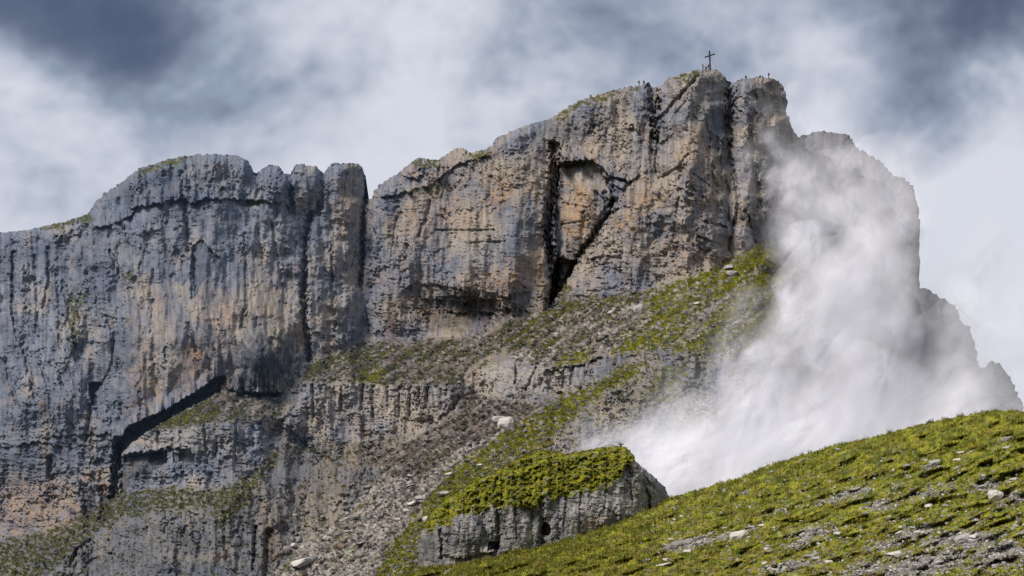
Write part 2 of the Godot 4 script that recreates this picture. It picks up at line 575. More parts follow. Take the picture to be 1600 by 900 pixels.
func build_mountain() -> void:
	var box := Rect2(-60, 104, 1400, 880)
	var g := Ground.new(box, {"slope": 0.03, "grass": 0.0, "scree": 0.0, "strata": 0.35, "vert": 0.8, "dry": 0.3, "rough": 1.0})
	paint_ground(g)
	var r := Relief.new(box, 1.45, nz.fbm2)
	r.outline(line(SKYLINE), 3.2)
	var deep := coarse_depth(g, box)
	carve(r)
	var fb: FastNoiseLite = nz.fbm
	var fb2: FastNoiseLite = nz.fbm2
	var soft: FastNoiseLite = nz.soft
	var rid: FastNoiseLite = nz.ridge
	var fine: FastNoiseLite = nz.fine
	var ce: FastNoiseLite = nz.cell
	var ce2: FastNoiseLite = nz.cell2
	var gm := PackedFloat32Array()
	var sm := PackedFloat32Array()
	gm.resize(r.w * r.h)
	sm.resize(r.w * r.h)
	var green: PackedFloat32Array = r.tint.green
	together(r.h, func(j):
		var y: float = r.y0 + j * r.s
		for i in r.w:
			var k: int = j * r.w + i
			if not r.ins[k] and r.rim[k] <= 0.0 and not (j < r.h - 1 and r.ins[k + r.w]):
				continue
			var x: float = r.x0 + i * r.s
			var wx := x + 9.0 * fb.get_noise_2d(x / 22.0, y / 16.0) + 3.0 * fine.get_noise_2d(x / 5.0, y / 4.0)
			var wy := y + 7.0 * fb.get_noise_2d(x / 22.0 + 50.0, y / 16.0) + 3.0 * fine.get_noise_2d(x / 5.0 + 9.0, y / 4.0)
			var gr := maxf(g.read("grass", wx, wy), green[k])
			var sc := g.read("scree", wx, wy)
			# tufts and bare patches break the cover up; on the scree they run down the fall line
			var fall := fb2.get_noise_2d((0.58 * x + 0.81 * y) / 13.0, (0.58 * y - 0.81 * x) / 110.0)
			gr += sc * (0.75 * fall - 0.02)
			var br := fb2.get_noise_2d(x / 11.0, y / 7.0) + 0.5 * fine.get_noise_2d(x / 4.0 + 3.0, y / 3.0)
			gr = smoothstep(0.36, 0.58, gr + br * 0.62 * clampf(gr * 5.0, 0.0, 1.0))
			gm[k] = gr
			sm[k] = clampf(sc * 1.4 - 0.2, 0.0, 1.0)
			var soil := maxf(gr, sm[k])
			var ver := g.read("vert", x, y)
			var str := g.read("strata", x, y)
			var z := deep.call(x + 14.0 * fb.get_noise_2d(x / 70.0 + 5.0, y / 50.0), y) as float + r.press[k]
			var rock := crag(x, y, ver, str, g.read("rough", x, y))
			var loose := -0.9 * soft.get_noise_2d(x / 26.0, y / 18.0)
			loose += (-0.75 * fb2.get_noise_2d(x / 9.0 + y / 30.0, y / 6.0) - 0.28 * fine.get_noise_2d(x / 3.0, y / 2.4)) if gr > 0.4 else (0.28 * ce2.get_noise_2d(x / 4.2, y / 3.4) - 0.30 * fine.get_noise_2d(x / 3.0, y / 3.0))
			z += buttress(x, y, ver) + lerpf(rock, loose, soil * 0.85)
			z += r.crack_d[k] * (1.0 - 0.7 * soil)
			var e: float = r.rim[k] + 1.5 * fine.get_noise_2d(x / 6.0, y / 6.0)
			if e < 16.0 and y < 800.0:
				z += 5.0 * pow(1.0 - maxf(e, 0.0) / 16.0, 2.0)
			r.d[k] = z
			var o: Vector2 = r.off.get(k, Vector2.ZERO)
			r.pos[k] = at(x + o.x, y + o.y, z))
	together(r.h, func(j): r.finish_normals(j))
	var low_shade := [0.0, 0.0, 0.0, 0.5, 0.2, 0.62]   # earthy rock below the cliffs, darkened to paint in cloud shade
	var orange: PackedFloat32Array = r.tint.orange
	var dark: PackedFloat32Array = r.tint.dark
	var pale: PackedFloat32Array = r.tint.pale
	var blue: PackedFloat32Array = r.tint.blue
	var brown: PackedFloat32Array = r.tint.brown
	together(r.h, func(j):
		var y: float = r.y0 + j * r.s
		for i in r.w:
			var k: int = j * r.w + i
			var x: float = r.x0 + i * r.s
			var big := fb.get_noise_2d(x / 85.0 + 7.0, y / 110.0)
			var med := fb2.get_noise_2d(x / 13.0, y / 19.0)
			var fin := fine.get_noise_2d(x / 2.2 + 90.0, y / 2.2)
			var streak := fb2.get_noise_2d(x / 6.0 + 15.0, y / 75.0)
			var ver := g.read("vert", x, y)
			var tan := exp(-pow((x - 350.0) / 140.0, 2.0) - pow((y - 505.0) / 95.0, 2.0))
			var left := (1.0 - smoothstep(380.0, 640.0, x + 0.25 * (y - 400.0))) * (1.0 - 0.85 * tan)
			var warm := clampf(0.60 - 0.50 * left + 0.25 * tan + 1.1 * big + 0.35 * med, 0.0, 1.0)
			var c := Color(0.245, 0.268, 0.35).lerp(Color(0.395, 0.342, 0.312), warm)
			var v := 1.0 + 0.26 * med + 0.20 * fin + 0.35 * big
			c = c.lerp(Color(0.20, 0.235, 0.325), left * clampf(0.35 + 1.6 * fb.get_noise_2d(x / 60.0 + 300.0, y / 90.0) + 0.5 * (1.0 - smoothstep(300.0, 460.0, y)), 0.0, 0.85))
			c = c.lerp(Color(0.165, 0.148, 0.145), 0.75 * low_shade[g.which(x, y)])
			v *= 1.0 - 0.42 * ver * smoothstep(0.12, 0.5, streak)
			v *= 1.0 + 0.25 * ver * smoothstep(0.1, 0.45, -streak)
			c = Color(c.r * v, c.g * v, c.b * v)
			var o := clampf(orange[k] * (0.75 + 0.9 * med) + 0.35 * smoothstep(0.22, 0.5, fb.get_noise_2d(x / 32.0 + 60.0, y / 55.0)) * (1.0 - 0.35 * left), 0.0, 1.0)
			c = c.lerp(Color(0.47, 0.31, 0.205) * (1.0 + 0.5 * med + 0.3 * fin), o * 0.85)
			c = c.lerp(Color(0.16, 0.105, 0.085) * (1.0 + 0.6 * med), clampf(brown[k], 0.0, 1.0))
			c = c.lerp(Color(0.10, 0.125, 0.19) * (1.0 + 0.5 * med), clampf(blue[k], 0.0, 1.0))
			c = c.lerp(Color(0.55, 0.50, 0.44) * (1.0 + 0.4 * fin), clampf(pale[k], 0.0, 1.0))
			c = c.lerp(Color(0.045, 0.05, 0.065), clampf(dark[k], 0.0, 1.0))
			var rub := Color(0.30, 0.272, 0.255).lerp(Color(0.13, 0.108, 0.097), clampf(0.42 + 1.5 * fb2.get_noise_2d((0.58 * x + 0.81 * y) / 9.0 + 4.0, (0.58 * y - 0.81 * x) / 60.0) + 1.1 * (g.read("dry", x, y) - 0.25), 0.0, 1.0))
			var rv := 1.0 + 0.75 * ce2.get_noise_2d(x / 3.6, y / 2.9) + 0.35 * fin
			c = c.lerp(Color(rub.r * rv, rub.g * rv, rub.b * rv), sm[k])
			var gn := fb.get_noise_2d(x / 18.0 + 77.0, y / 10.0) * 1.4 + 0.5 * fin
			var dry := g.read("dry", x, y)
			var turf := Color(0.10, 0.12, 0.012).lerp(Color(0.25, 0.235, 0.018), clampf(0.5 + gn, 0.0, 1.0))
			turf = turf.lerp(Color(0.085, 0.088, 0.034), clampf(dry * 1.6 + 0.6 * med, 0.0, 1.0))  # dull turf, which also paints in cloud shade at the lower left
			var up: float = smoothstep(0.35, 0.6, r.nor[k].y + 0.35 * med)
			var cover: float = maxf(gm[k] * (0.35 + 0.65 * smoothstep(-0.05, 0.3, r.nor[k].y)), up * 0.30 * (1.0 - sm[k]) * smoothstep(-0.1, 0.2, big + med))
			c = c.lerp(turf, cover)
			c.a = 1.0
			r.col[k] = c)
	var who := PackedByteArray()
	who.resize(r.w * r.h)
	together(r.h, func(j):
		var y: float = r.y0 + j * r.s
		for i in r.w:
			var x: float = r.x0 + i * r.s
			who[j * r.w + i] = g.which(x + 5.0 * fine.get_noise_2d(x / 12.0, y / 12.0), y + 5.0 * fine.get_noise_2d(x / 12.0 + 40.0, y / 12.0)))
	mountain = r
	turf_of_mountain = gm
	scree_of_mountain = sm
	var mat := vertex_material(0.95, 5.0, 9)
	var names := [
		["cliff", "long blue-grey limestone cliff with a bulging overhang above dark hollows", "cliff"],
		["cliff", "warm grey limestone cliff that rises to the summit with the cross", "cliff"],
		["cliff_band", "low grey cliff band with vertical cracks below the grassy ledge", "cliff"],
		["scree_slope", "grey and brown scree running down between cliff band and green spur", "scree slope"],
		["grass_spur", "green grassy spur with pale rocks climbing to the foot of the summit cliff", "hillside"],
		["rock_slope", "dark rock slabs with patches of grass below the overhanging cliff", "rock slope"],
	]
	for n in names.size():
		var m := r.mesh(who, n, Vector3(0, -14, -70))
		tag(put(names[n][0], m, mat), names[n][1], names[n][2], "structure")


# The buttresses and hollows of a wall, in metres.
func buttress(x: float, y: float, ver: float) -> float:
	var fb2: FastNoiseLite = nz.fbm2
	var soft: FastNoiseLite = nz.soft
	return 0.85 * (-3.4 * fb2.get_noise_2d(x / 60.0, y / 170.0) - 3.0 * soft.get_noise_2d(x / 120.0 + 40.0, y / 300.0) - 0.9 * (0.4 + ver) * soft.get_noise_2d(x / 19.0 + 30.0, y / 75.0))


# How far fractured limestone stands back from its mean face, in metres, for features some pixels of the sheet across.
func crag(x: float, y: float, ver: float, str: float, rough := 1.0) -> float:
	var fb: FastNoiseLite = nz.fbm
	var fb2: FastNoiseLite = nz.fbm2
	var soft: FastNoiseLite = nz.soft
	var fine: FastNoiseLite = nz.fine
	var ce: FastNoiseLite = nz.cell
	var ce2: FastNoiseLite = nz.cell2
	var area := fb.get_noise_2d(x / 90.0 + 200.0, y / 70.0)
	var harsh := clampf(0.42 + 1.4 * area + 0.3 * str, 0.14, 1.1) * rough
	var rock := 0.0
	rock += -0.22 * harsh * soft.get_noise_2d(x / 8.0 + 3.0, y / 13.0)
	rock += 0.75 * harsh * ce.get_noise_2d(x / 24.0 + 0.7 * fine.get_noise_2d(x / 16.0, y / 16.0), y / 17.0 + 0.5 * fine.get_noise_2d(x / 14.0 + 5.0, y / 14.0))
	rock += 0.22 * harsh * ce2.get_noise_2d(x / 8.5, y / 5.2 + 0.4 * fine.get_noise_2d(x / 6.0, y / 6.0))
	# joints: upright where the rock is cleft, level where it is bedded
	var up := absf(fb2.get_noise_2d(x / 21.0 + 70.0, y / 95.0))
	rock += 1.1 * ver * maxf(0.0, 1.0 - up / 0.035) * smoothstep(-0.15, 0.2, fb.get_noise_2d(x / 40.0, y / 60.0 + 9.0))
	var flat := absf(fb2.get_noise_2d(x / 75.0 + 17.0, y / 10.0 + x * 0.012))
	rock += 0.7 * (0.25 + str) * maxf(0.0, 1.0 - flat / 0.06) * smoothstep(-0.2, 0.2, fb.get_noise_2d(x / 30.0 + 88.0, y / 14.0))
	var q := y / 9.0 + 2.0 * fb2.get_noise_2d(x / 130.0 + 11.0, y / 60.0) - x * 0.006
	var gate := clampf(0.45 + 1.6 * fb2.get_noise_2d(x / 34.0, y / 10.0 + 20.0), 0.0, 1.5)
	var joint := absf(fb2.get_noise_2d(x / 10.0 + 170.0, y / 55.0))
	rock += 0.36 * harsh * maxf(0.0, 1.0 - joint / 0.05)
	var level := absf(fb2.get_noise_2d(x / 55.0 + 117.0, y / 5.5 + x * 0.004))
	rock += 0.30 * harsh * (0.3 + str) * maxf(0.0, 1.0 - level / 0.07)
	rock += str * gate * 0.85 * (q - floorf(q) - 0.5)
	var q2 := y / 4.1 + 1.8 * fb2.get_noise_2d(x / 60.0 + 31.0, y / 30.0)
	rock += str * gate * 0.26 * (q2 - floorf(q2) - 0.5)
	rock += -0.09 * harsh * fine.get_noise_2d(x / 3.4, y / 3.4)
	return rock * 0.85


func paint_ground(g: Ground) -> void:
	g.paint(line("575,100 575,990 1400,990 1400,100"), {}, 1)
	# bedded foot of the left cliff
	g.paint(line("-64,675 185,675 185,860 -64,870"), {"strata": 1.0, "vert": 0.35})
	g.paint(line("580,400 1140,380 1140,470 580,540"), {"strata": 0.9, "vert": 0.4})
	g.paint(line("600,255 860,230 860,420 600,440"), {"strata": 0.6, "vert": 0.4})
	# smoother walls
	g.paint(line("200,470 290,420 420,400 478,440 482,560 440,612 350,590 230,655 190,680"), {"rough": 0.45, "strata": 0.12})
	g.paint(line("640,290 850,240 850,440 640,440"), {"rough": 0.6})
	g.paint(line("150,330 280,320 470,330 470,400 290,410 180,440"), {"rough": 0.7})
	g.paint(line("508,262 568,262 560,340 512,340"), {"rough": 0.4})
	g.paint(line("1040,130 1130,130 1130,260 1040,280"), {"rough": 0.6})
	# everything below the foot of the cliffs
	var low := line(FOOT)
	low.append(Vector2(1400, 990))
	low.append(Vector2(-64, 990))
	g.paint(low, {"slope": 0.13, "vert": 0.3, "strata": 0.55, "grass": 0.16}, 5)
	# ledge under the great overhang
	g.paint(line("184,694 262,648 335,606 400,616 442,616 452,634 430,656 320,666 215,678"), {"slope": 0.33, "grass": 0.36, "scree": 0.75, "dry": 0.75, "vert": 0.0}, 3)
	g.paint(line("255,655 335,630 340,650 310,664 260,668"), {"grass": 0.8, "dry": 0.35})
	# lower left band
	g.paint(line("182,700 215,676 320,666 430,652 440,690 405,742 330,762 185,768"), {"slope": 0.03, "grass": 0.0, "strata": 0.9, "vert": 0.7}, 2)
	# grassy ledge above the middle band
	g.paint(line("445,620 470,590 500,560 560,536 720,528 850,482 835,510 790,545 735,578 722,604 600,600 470,598"), {"slope": 0.30, "grass": 0.42, "scree": 0.7, "dry": 0.75, "vert": 0.0}, 4)
	g.paint(line("560,580 600,575 605,600 560,602"), {"grass": 0.9, "dry": 0.25})
	g.paint(line("470,575 520,550 600,545 720,540 720,552 600,560 500,580"), {"grass": 0.62, "dry": 0.5})
	# middle band
	g.paint(line("452,612 480,597 700,603 722,618 712,640 640,690 560,716 440,708"), {"slope": 0.03, "grass": 0.0, "scree": 0.0, "strata": 0.9, "vert": 1.0}, 2)
	g.paint(line("440,690 560,690 640,680 600,730 440,725"), {"slope": 0.12, "grass": 0.36, "dry": 0.6, "strata": 0.7}, 5)
	# green apron, lower left; its dull turf carries painted cloud shade
	g.paint(line("-64,855 75,828 150,794 190,766 260,762 330,765 400,742 440,690 420,720 390,770 330,792 250,800 190,812 140,842 95,880 60,905 -64,905"), {"slope": 0.22, "grass": 0.60, "dry": 0.65, "vert": 0.1, "strata": 0.3}, 5)
	g.paint(line("-64,905 60,905 95,880 140,846 250,806 330,796 400,765 560,722 610,730 560,790 480,850 415,905 380,990 -64,990"), {"slope": 0.10, "grass": 0.26, "dry": 0.45, "vert": 0.7, "strata": 0.3}, 5)
	g.paint(line("330,800 350,770 405,725 440,700 425,730 385,790 340,830"), {"grass": 0.6, "dry": 0.5})
	# rubble gully and scree
	g.paint(line("560,720 640,690 715,642 735,606 830,626 862,640 840,668 780,680 700,722 640,764 600,742"), {"slope": 0.34, "scree": 1.0, "grass": 0.14, "dry": 0.75, "vert": 0.0, "strata": 0.0}, 3)
	g.paint(line("415,905 500,832 600,742 640,752 700,712 780,672 800,676 720,742 660,800 600,880 560,990 380,990"), {"slope": 0.34, "scree": 1.0, "grass": 0.05, "dry": 0.05, "vert": 0.0, "strata": 0.0}, 3)
	g.paint(line("600,990 600,880 640,820 700,760 740,720 800,690 840,660 860,690 800,760 720,990"), {"slope": 0.33, "scree": 0.8, "grass": 0.55, "dry": 0.12, "vert": 0.0}, 3)
	# middle right band, scree above it, grass, rock below
	g.paint(line("728,606 742,580 800,560 850,574 890,570 945,552 948,578 885,602 830,628 760,622"), {"slope": 0.05, "grass": 0.0, "scree": 0.0, "vert": 0.8, "strata": 0.5}, 2)
	g.paint(line("790,548 840,500 900,470 1000,462 1010,500 965,540 905,562 850,574 800,560"), {"slope": 0.34, "scree": 1.0, "grass": 0.3, "dry": 0.35, "vert": 0.0, "strata": 0.0}, 3)
	g.paint(line("800,525 850,484 905,466 1000,456 1000,470 900,486 840,520 800,550"), {"grass": 0.62, "dry": 0.45})
	g.paint(line("948,556 1000,500 1010,452 1100,424 1150,398 1200,372 1300,372 1300,560 1150,552 1090,554 1020,544 960,556 900,568 856,576 905,548"), {"slope": 0.32, "grass": 0.64, "scree": 0.6, "dry": 0.06, "vert": 0.0, "strata": 0.0}, 4)
	g.paint(line("975,505 1000,475 1020,475 1015,505 985,530"), {"grass": 0.25})
	g.paint(line("1085,480 1110,455 1130,465 1110,500 1080,530 1060,520"), {"grass": 0.45})
	g.paint(line("900,640 960,600 990,556 1090,556 1150,554 1300,560 1330,990 700,990 860,700"), {"slope": 0.10, "grass": 0.3, "scree": 0.0, "dry": 0.1, "vert": 0.5, "strata": 0.9}, 2)
	g.paint(line("1030,580 1075,560 1060,610 1030,640 1010,620"), {"grass": 0.6})
	g.paint(line("1005,558 990,592 930,622 890,660 850,706 806,724 726,780 660,850 600,990 540,990 600,870 690,745 745,704 800,664 870,624 940,590"), {"slope": 0.30, "grass": 0.70, "scree": 0.5, "dry": 0.10, "vert": 0.0, "strata": 0.0}, 4)
	for k in ["grass", "scree", "strata", "vert", "dry", "rough"]:
		g.soften(k, 2)
	g.soften("slope", 1)
	# grass along the skyline
	for s in ["60,353 140,330 150,345 70,362", "640,254 656,244 700,250 690,262 640,262", "735,240 770,228 775,240 740,258", "865,180 905,156 1005,132 1000,140 910,168 870,192", "1045,120 1100,108 1090,120 1060,128", "210,268 265,246 300,240 300,248 220,276"]:
		g.paint(line(s), {"grass": 0.6, "dry": 0.6})


# Distance of the mountain's face: the cliffs stand where WALL says, and below their foot the ground comes forward by its slope.
func coarse_depth(g: Ground, box: Rect2) -> Callable:
	var s := 8.0
	var w := int(box.size.x / s) + 2
	var h := int(box.size.y / s) + 2
	var wall := pairs(WALL)
	var foot := pairs(FOOT)
	var d := PackedFloat32Array()
	var gy := PackedFloat32Array()
	var gx := PackedFloat32Array()
	d.resize(w * h)
	gy.resize(w * h)
	gx.resize(w * h)
	for i in w:
		var x := box.position.x + i * s
		var b := along(foot, x)
		var jb := clampi(int((b - box.position.y) / s), 0, h - 1)
		for j in h:
			gy[j * w + i] = -g.read("slope", x, box.position.y + (j + 0.5) * s) * s
			gx[j * w + i] = (along(wall, x + s) - along(wall, x)) * (1.0 - 0.9 * smoothstep(-10.0, 50.0, box.position.y + j * s - b))
		d[jb * w + i] = along(wall, x)
		for jj in jb:
			var j := jb - 1 - jj
			d[j * w + i] = d[(j + 1) * w + i] - gy[j * w + i]
		for j in range(jb + 1, h):
			d[j * w + i] = d[(j - 1) * w + i] + gy[(j - 1) * w + i]
	for t in 70:
		for j in h:
			for i in w:
				var k := j * w + i
				var sum := 0.0
				var n := 0.0
				if i > 0:
					sum += 0.5 * (d[k - 1] + gx[k - 1])
					n += 0.5
				if i < w - 1:
					sum += 0.5 * (d[k + 1] - gx[k])
					n += 0.5
				if j > 0:
					sum += d[k - w] + gy[k - w]
					n += 1.0
				if j < h - 1:
					sum += d[k + w] - gy[k]
					n += 1.0
				d[k] = lerpf(d[k], sum / n, 0.9)
	var x0 := box.position.x
	var y0 := box.position.y
	return func(x: float, y: float) -> float:
		var u := clampf((x - x0) / s, 0.0, w - 1.01)
		var v := clampf((y - y0) / s, 0.0, h - 1.01)
		var i := int(u)
		var j := int(v)
		var k := j * w + i
		u -= i
		v -= j
		return lerpf(lerpf(d[k], d[k + 1], u), lerpf(d[k + w], d[k + w + 1], u), v)


func carve(r: Relief) -> void:
	# left cliff: chimneys and cracks
	for c in [
		["21,395 20,470 22,500 26,522", 4, 3.0], ["26,522 38,545 45,575 55,622", 4, 2.2], ["75,388 77,440 72,460 68,480", 3.5, 2.0], ["55,400 58,470 56,520", 2.5, 1.0],
		["98,440 105,470 113,505 118,545", 4, 1.8], ["88,430 94,480 92,530", 3, 1.2], ["172,392 185,420 189,434", 3, 1.6], ["150,450 153,492", 2.5, 1.2], ["178,522 176,566 160,602", 2.5, 1.2],
		["303,392 302,432 303,466", 5, 2.0], ["382,365 384,430 386,482", 2.6, 1.3], ["425,350 438,420 445,475", 3, 1.4], ["402,358 412,410", 2.2, 0.9],
		["484,335 478,380 475,420 476,460 474,500 480,535 484,562", 6, 5.0], ["518,385 520,450 524,512", 3, 1.7], ["500,420 500,470", 2, 0.8],
		["570,312 567,340 566,380 565,420 562,446", 5, 6.0], ["564,352 553,395 546,420", 2.6, 2.0], ["563,446 572,490 579,528", 2.2, 1.4], ["575,330 590,360", 2, 0.8],
		["283,270 288,310 292,345 295,392", 5, 2.4], ["403,272 404,318", 4, 2.2], ["454,272 455,332", 7, 3.4], ["505,270 503,310 498,334", 6, 3.4], ["540,270 536,330", 2, 0.7],
		["78,715 80,748", 6, 3.0], ["142,632 138,658 135,692", 3, 1.6], ["259,545 261,566", 4, 2.0], ["380,486 378,512", 4, 2.0], ["184,690 183,730 178,775", 9, 9.0],
		["130,760 136,800 134,822", 7, 2.5], ["160,765 165,790 158,812", 8, 3.5], ["8,560 16,600 30,640", 3, 1.4], ["215,600 222,640", 3, 1.3], ["240,470 236,520", 3, 1.0], ["325,560 332,590", 2.5, 1.0],
		["295,505 303,530 306,550", 3, 1.3], ["60,560 75,600 80,650", 3, 1.2], ["104,560 118,600", 2.4, 1.0],
	]:
		r.crack(line(c[0]), c[1], c[2])
	# right cliff and summit
	for c in [
		["866,228 867,270 862,300 857,340 858,380 868,420 866,455 858,480", 9, 6.5], ["950,282 958,300 960,314", 4, 3.0], ["960,314 956,332 940,353", 8, 6.0], ["940,353 925,377 908,400", 9, 6.0], ["908,400 893,425 878,452", 6, 4.0], ["934,345 950,322 944,300", 4, 2.0],
		["1019,136 1024,165 1027,190 1023,212", 10, 6.5], ["1019,210 1018,238", 3, 2.2], ["1030,210 1027,236 1024,256 1031,278", 3.4, 2.6], ["1031,280 1060,262 1074,242", 2.6, 1.5],
		["1092,118 1070,142 1050,166 1035,184", 4, 2.4], ["1043,200 1060,172 1072,160", 2.4, 1.2], ["1141,132 1140,170 1137,200 1138,228", 9, 5.5], ["1138,228 1146,270 1155,312 1150,342 1141,372 1136,398", 4, 2.6],
		["672,316 666,342 655,368", 4, 1.6], ["680,360 730,361 772,360", 2.2, 1.1], ["735,380 790,378", 2, 0.7], ["1105,190 1108,240 1118,290", 4, 1.5], ["1120,200 1125,260 1140,300", 3, 1.2],
		["1080,270 1120,300 1132,330", 2.4, 1.2], ["1090,370 1130,385", 3, 1.4], ["955,290 975,300 985,285", 3, 1.6], ["620,340 612,400", 2.4, 1.0], ["700,270 690,310", 2, 0.8], ["622,370 628,440", 2.2, 0.9],
		["690,250 684,275 690,290", 3, 1.6], ["900,200 905,235", 2.2, 0.9], ["1165,330 1180,380 1160,400", 4, 2.0], ["1060,310 1052,380", 2.2, 0.8], ["1180,150 1175,220 1185,300", 5, 2.0], ["1205,180 1215,260", 4, 1.6],
		["930,300 945,318 950,330", 3, 1.4], ["880,318 915,325", 2.2, 0.8], ["878,352 920,345", 2.4, 0.9],
	]:
		r.crack(line(c[0]), c[1], c[2])
	# bands below
	for c in [
		["247,676 248,700", 3, 1.4], ["282,668 284,720", 3, 1.6], ["320,664 322,705", 3, 1.6], ["370,660 366,720", 3, 1.6], ["402,655 412,680 440,658", 4, 2.2], ["430,665 415,690", 5, 2.4], ["488,602 490,650", 3, 1.6], ["534,602 532,640", 3, 1.6],
		["567,602 566,640", 3.4, 2.0], ["583,604 582,650", 3, 1.8], ["606,606 607,640", 2.6, 1.6], ["625,606 624,660", 2.6, 1.6], ["642,606 641,650", 3, 1.8], ["655,606 654,640", 2.6, 1.8], ["668,606 666,640", 3.4, 2.2],
		["690,608 690,640", 2.4, 1.4], ["716,622 705,642 690,655", 5, 2.6], ["808,565 806,600", 3, 1.8], ["838,575 822,610", 2.6, 1.6], ["895,575 893,600", 3, 1.8], ["1092,552 1091,590", 5, 3.5], ["1067,560 1072,580", 3, 1.8], ["1010,550 1012,580", 2.6, 1.4],
		["400,825 398,850 396,890", 4, 3.0], ["110,885 120,860 140,845", 4, 2.2], ["420,830 415,900", 6, 2.4], ["350,840 355,880", 3, 1.4],
	]:
		r.crack(line(c[0]), c[1], c[2])
	# overhanging edges
	for c in [
		["200,326 230,322 260,315 285,310 300,318 320,310 350,311 380,312 410,315 445,318", 1.7, 26, 14], ["140,358 175,351 200,340 216,328", 1.8, 20, 7], ["462,331 478,328 497,330", 1.6, 14, 8],
		["182,692 200,668 230,655 262,642 300,627 322,607 335,592 352,588", 3.0, 30, 3], ["352,606 372,612 400,615 440,613 446,610", 3.5, 36, 4],
		["626,456 650,442 690,446 735,455", 1.6, 50, 46], ["660,470 700,466 745,480", 1.3, 16, 20], ["700,462 760,468 832,456", 1.5, 40, 40], ["690,492 740,486 790,495", 1.0, 10, 16], ["770,486 800,480 835,490", 1.2, 14, 20], ["868,254 895,252 926,250", 3.0, 20, 12], ["926,254 942,264 960,284", 1.6, 14, 8],
		["585,312 630,302 672,290 690,276 722,254 770,242", 1.4, 12, 10], ["182,712 230,706 262,700 300,702", 2.2, 10, 20], ["930,262 955,275 985,285 1000,270", 1.6, 16, 8],
		["1095,345 1120,350 1140,358", 1.4, 14, 8], ["60,684 100,682 185,676", 1.2, 8, 6], ["0,700 60,690 100,700", 1.0, 8, 5], ["860,576 900,572 945,556", 1.5, 10, 5],
	]:
		r.lip(line(c[0]), c[1], c[2], c[3])
	r.bulge(Vector2(320, 520), Vector2(190, 120), 6.0)
	r.bulge(Vector2(418, 560), Vector2(70, 66), 8.0)
	r.bulge(Vector2(725, 488), Vector2(115, 44), -4.5)
	r.bulge(Vector2(900, 300), Vector2(60, 60), -2.0)
	r.bulge(Vector2(540, 310), Vector2(40, 110), 3.5)
	r.bulge(Vector2(478, 290), Vector2(26, 50), 3.0)
	r.bulge(Vector2(425, 290), Vector2(26, 40), 2.2)
	r.bulge(Vector2(1000, 330), Vector2(70, 110), 3.0)
	r.bulge(Vector2(1075, 230), Vector2(46, 160), 4.0)
	r.bulge(Vector2(60, 600), Vector2(100, 220), 4.0)
	r.bulge(Vector2(740, 400), Vector2(150, 120), 3.5)
	r.bulge(Vector2(800, 590), Vector2(60, 40), 2.5)
	# hollows
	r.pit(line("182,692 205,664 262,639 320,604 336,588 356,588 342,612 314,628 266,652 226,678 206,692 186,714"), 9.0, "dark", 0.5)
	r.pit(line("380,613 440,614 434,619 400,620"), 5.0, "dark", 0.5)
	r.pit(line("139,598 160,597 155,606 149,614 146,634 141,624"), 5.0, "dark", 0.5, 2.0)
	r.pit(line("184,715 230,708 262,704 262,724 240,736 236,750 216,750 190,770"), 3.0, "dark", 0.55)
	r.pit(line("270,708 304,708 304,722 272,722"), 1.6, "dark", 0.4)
	r.pit(line("300,385 315,374 330,392 343,404 330,430 316,442 304,466"), 1.0, "blue", 0.75)
	r.pit(line("872,258 925,250 948,282 960,312 954,334 925,376 903,404 884,446 858,478 864,430 872,398 868,330"), 3.0)
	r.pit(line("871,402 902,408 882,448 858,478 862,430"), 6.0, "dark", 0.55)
	r.bulge(Vector2(912, 325), Vector2(40, 80), 3.5)
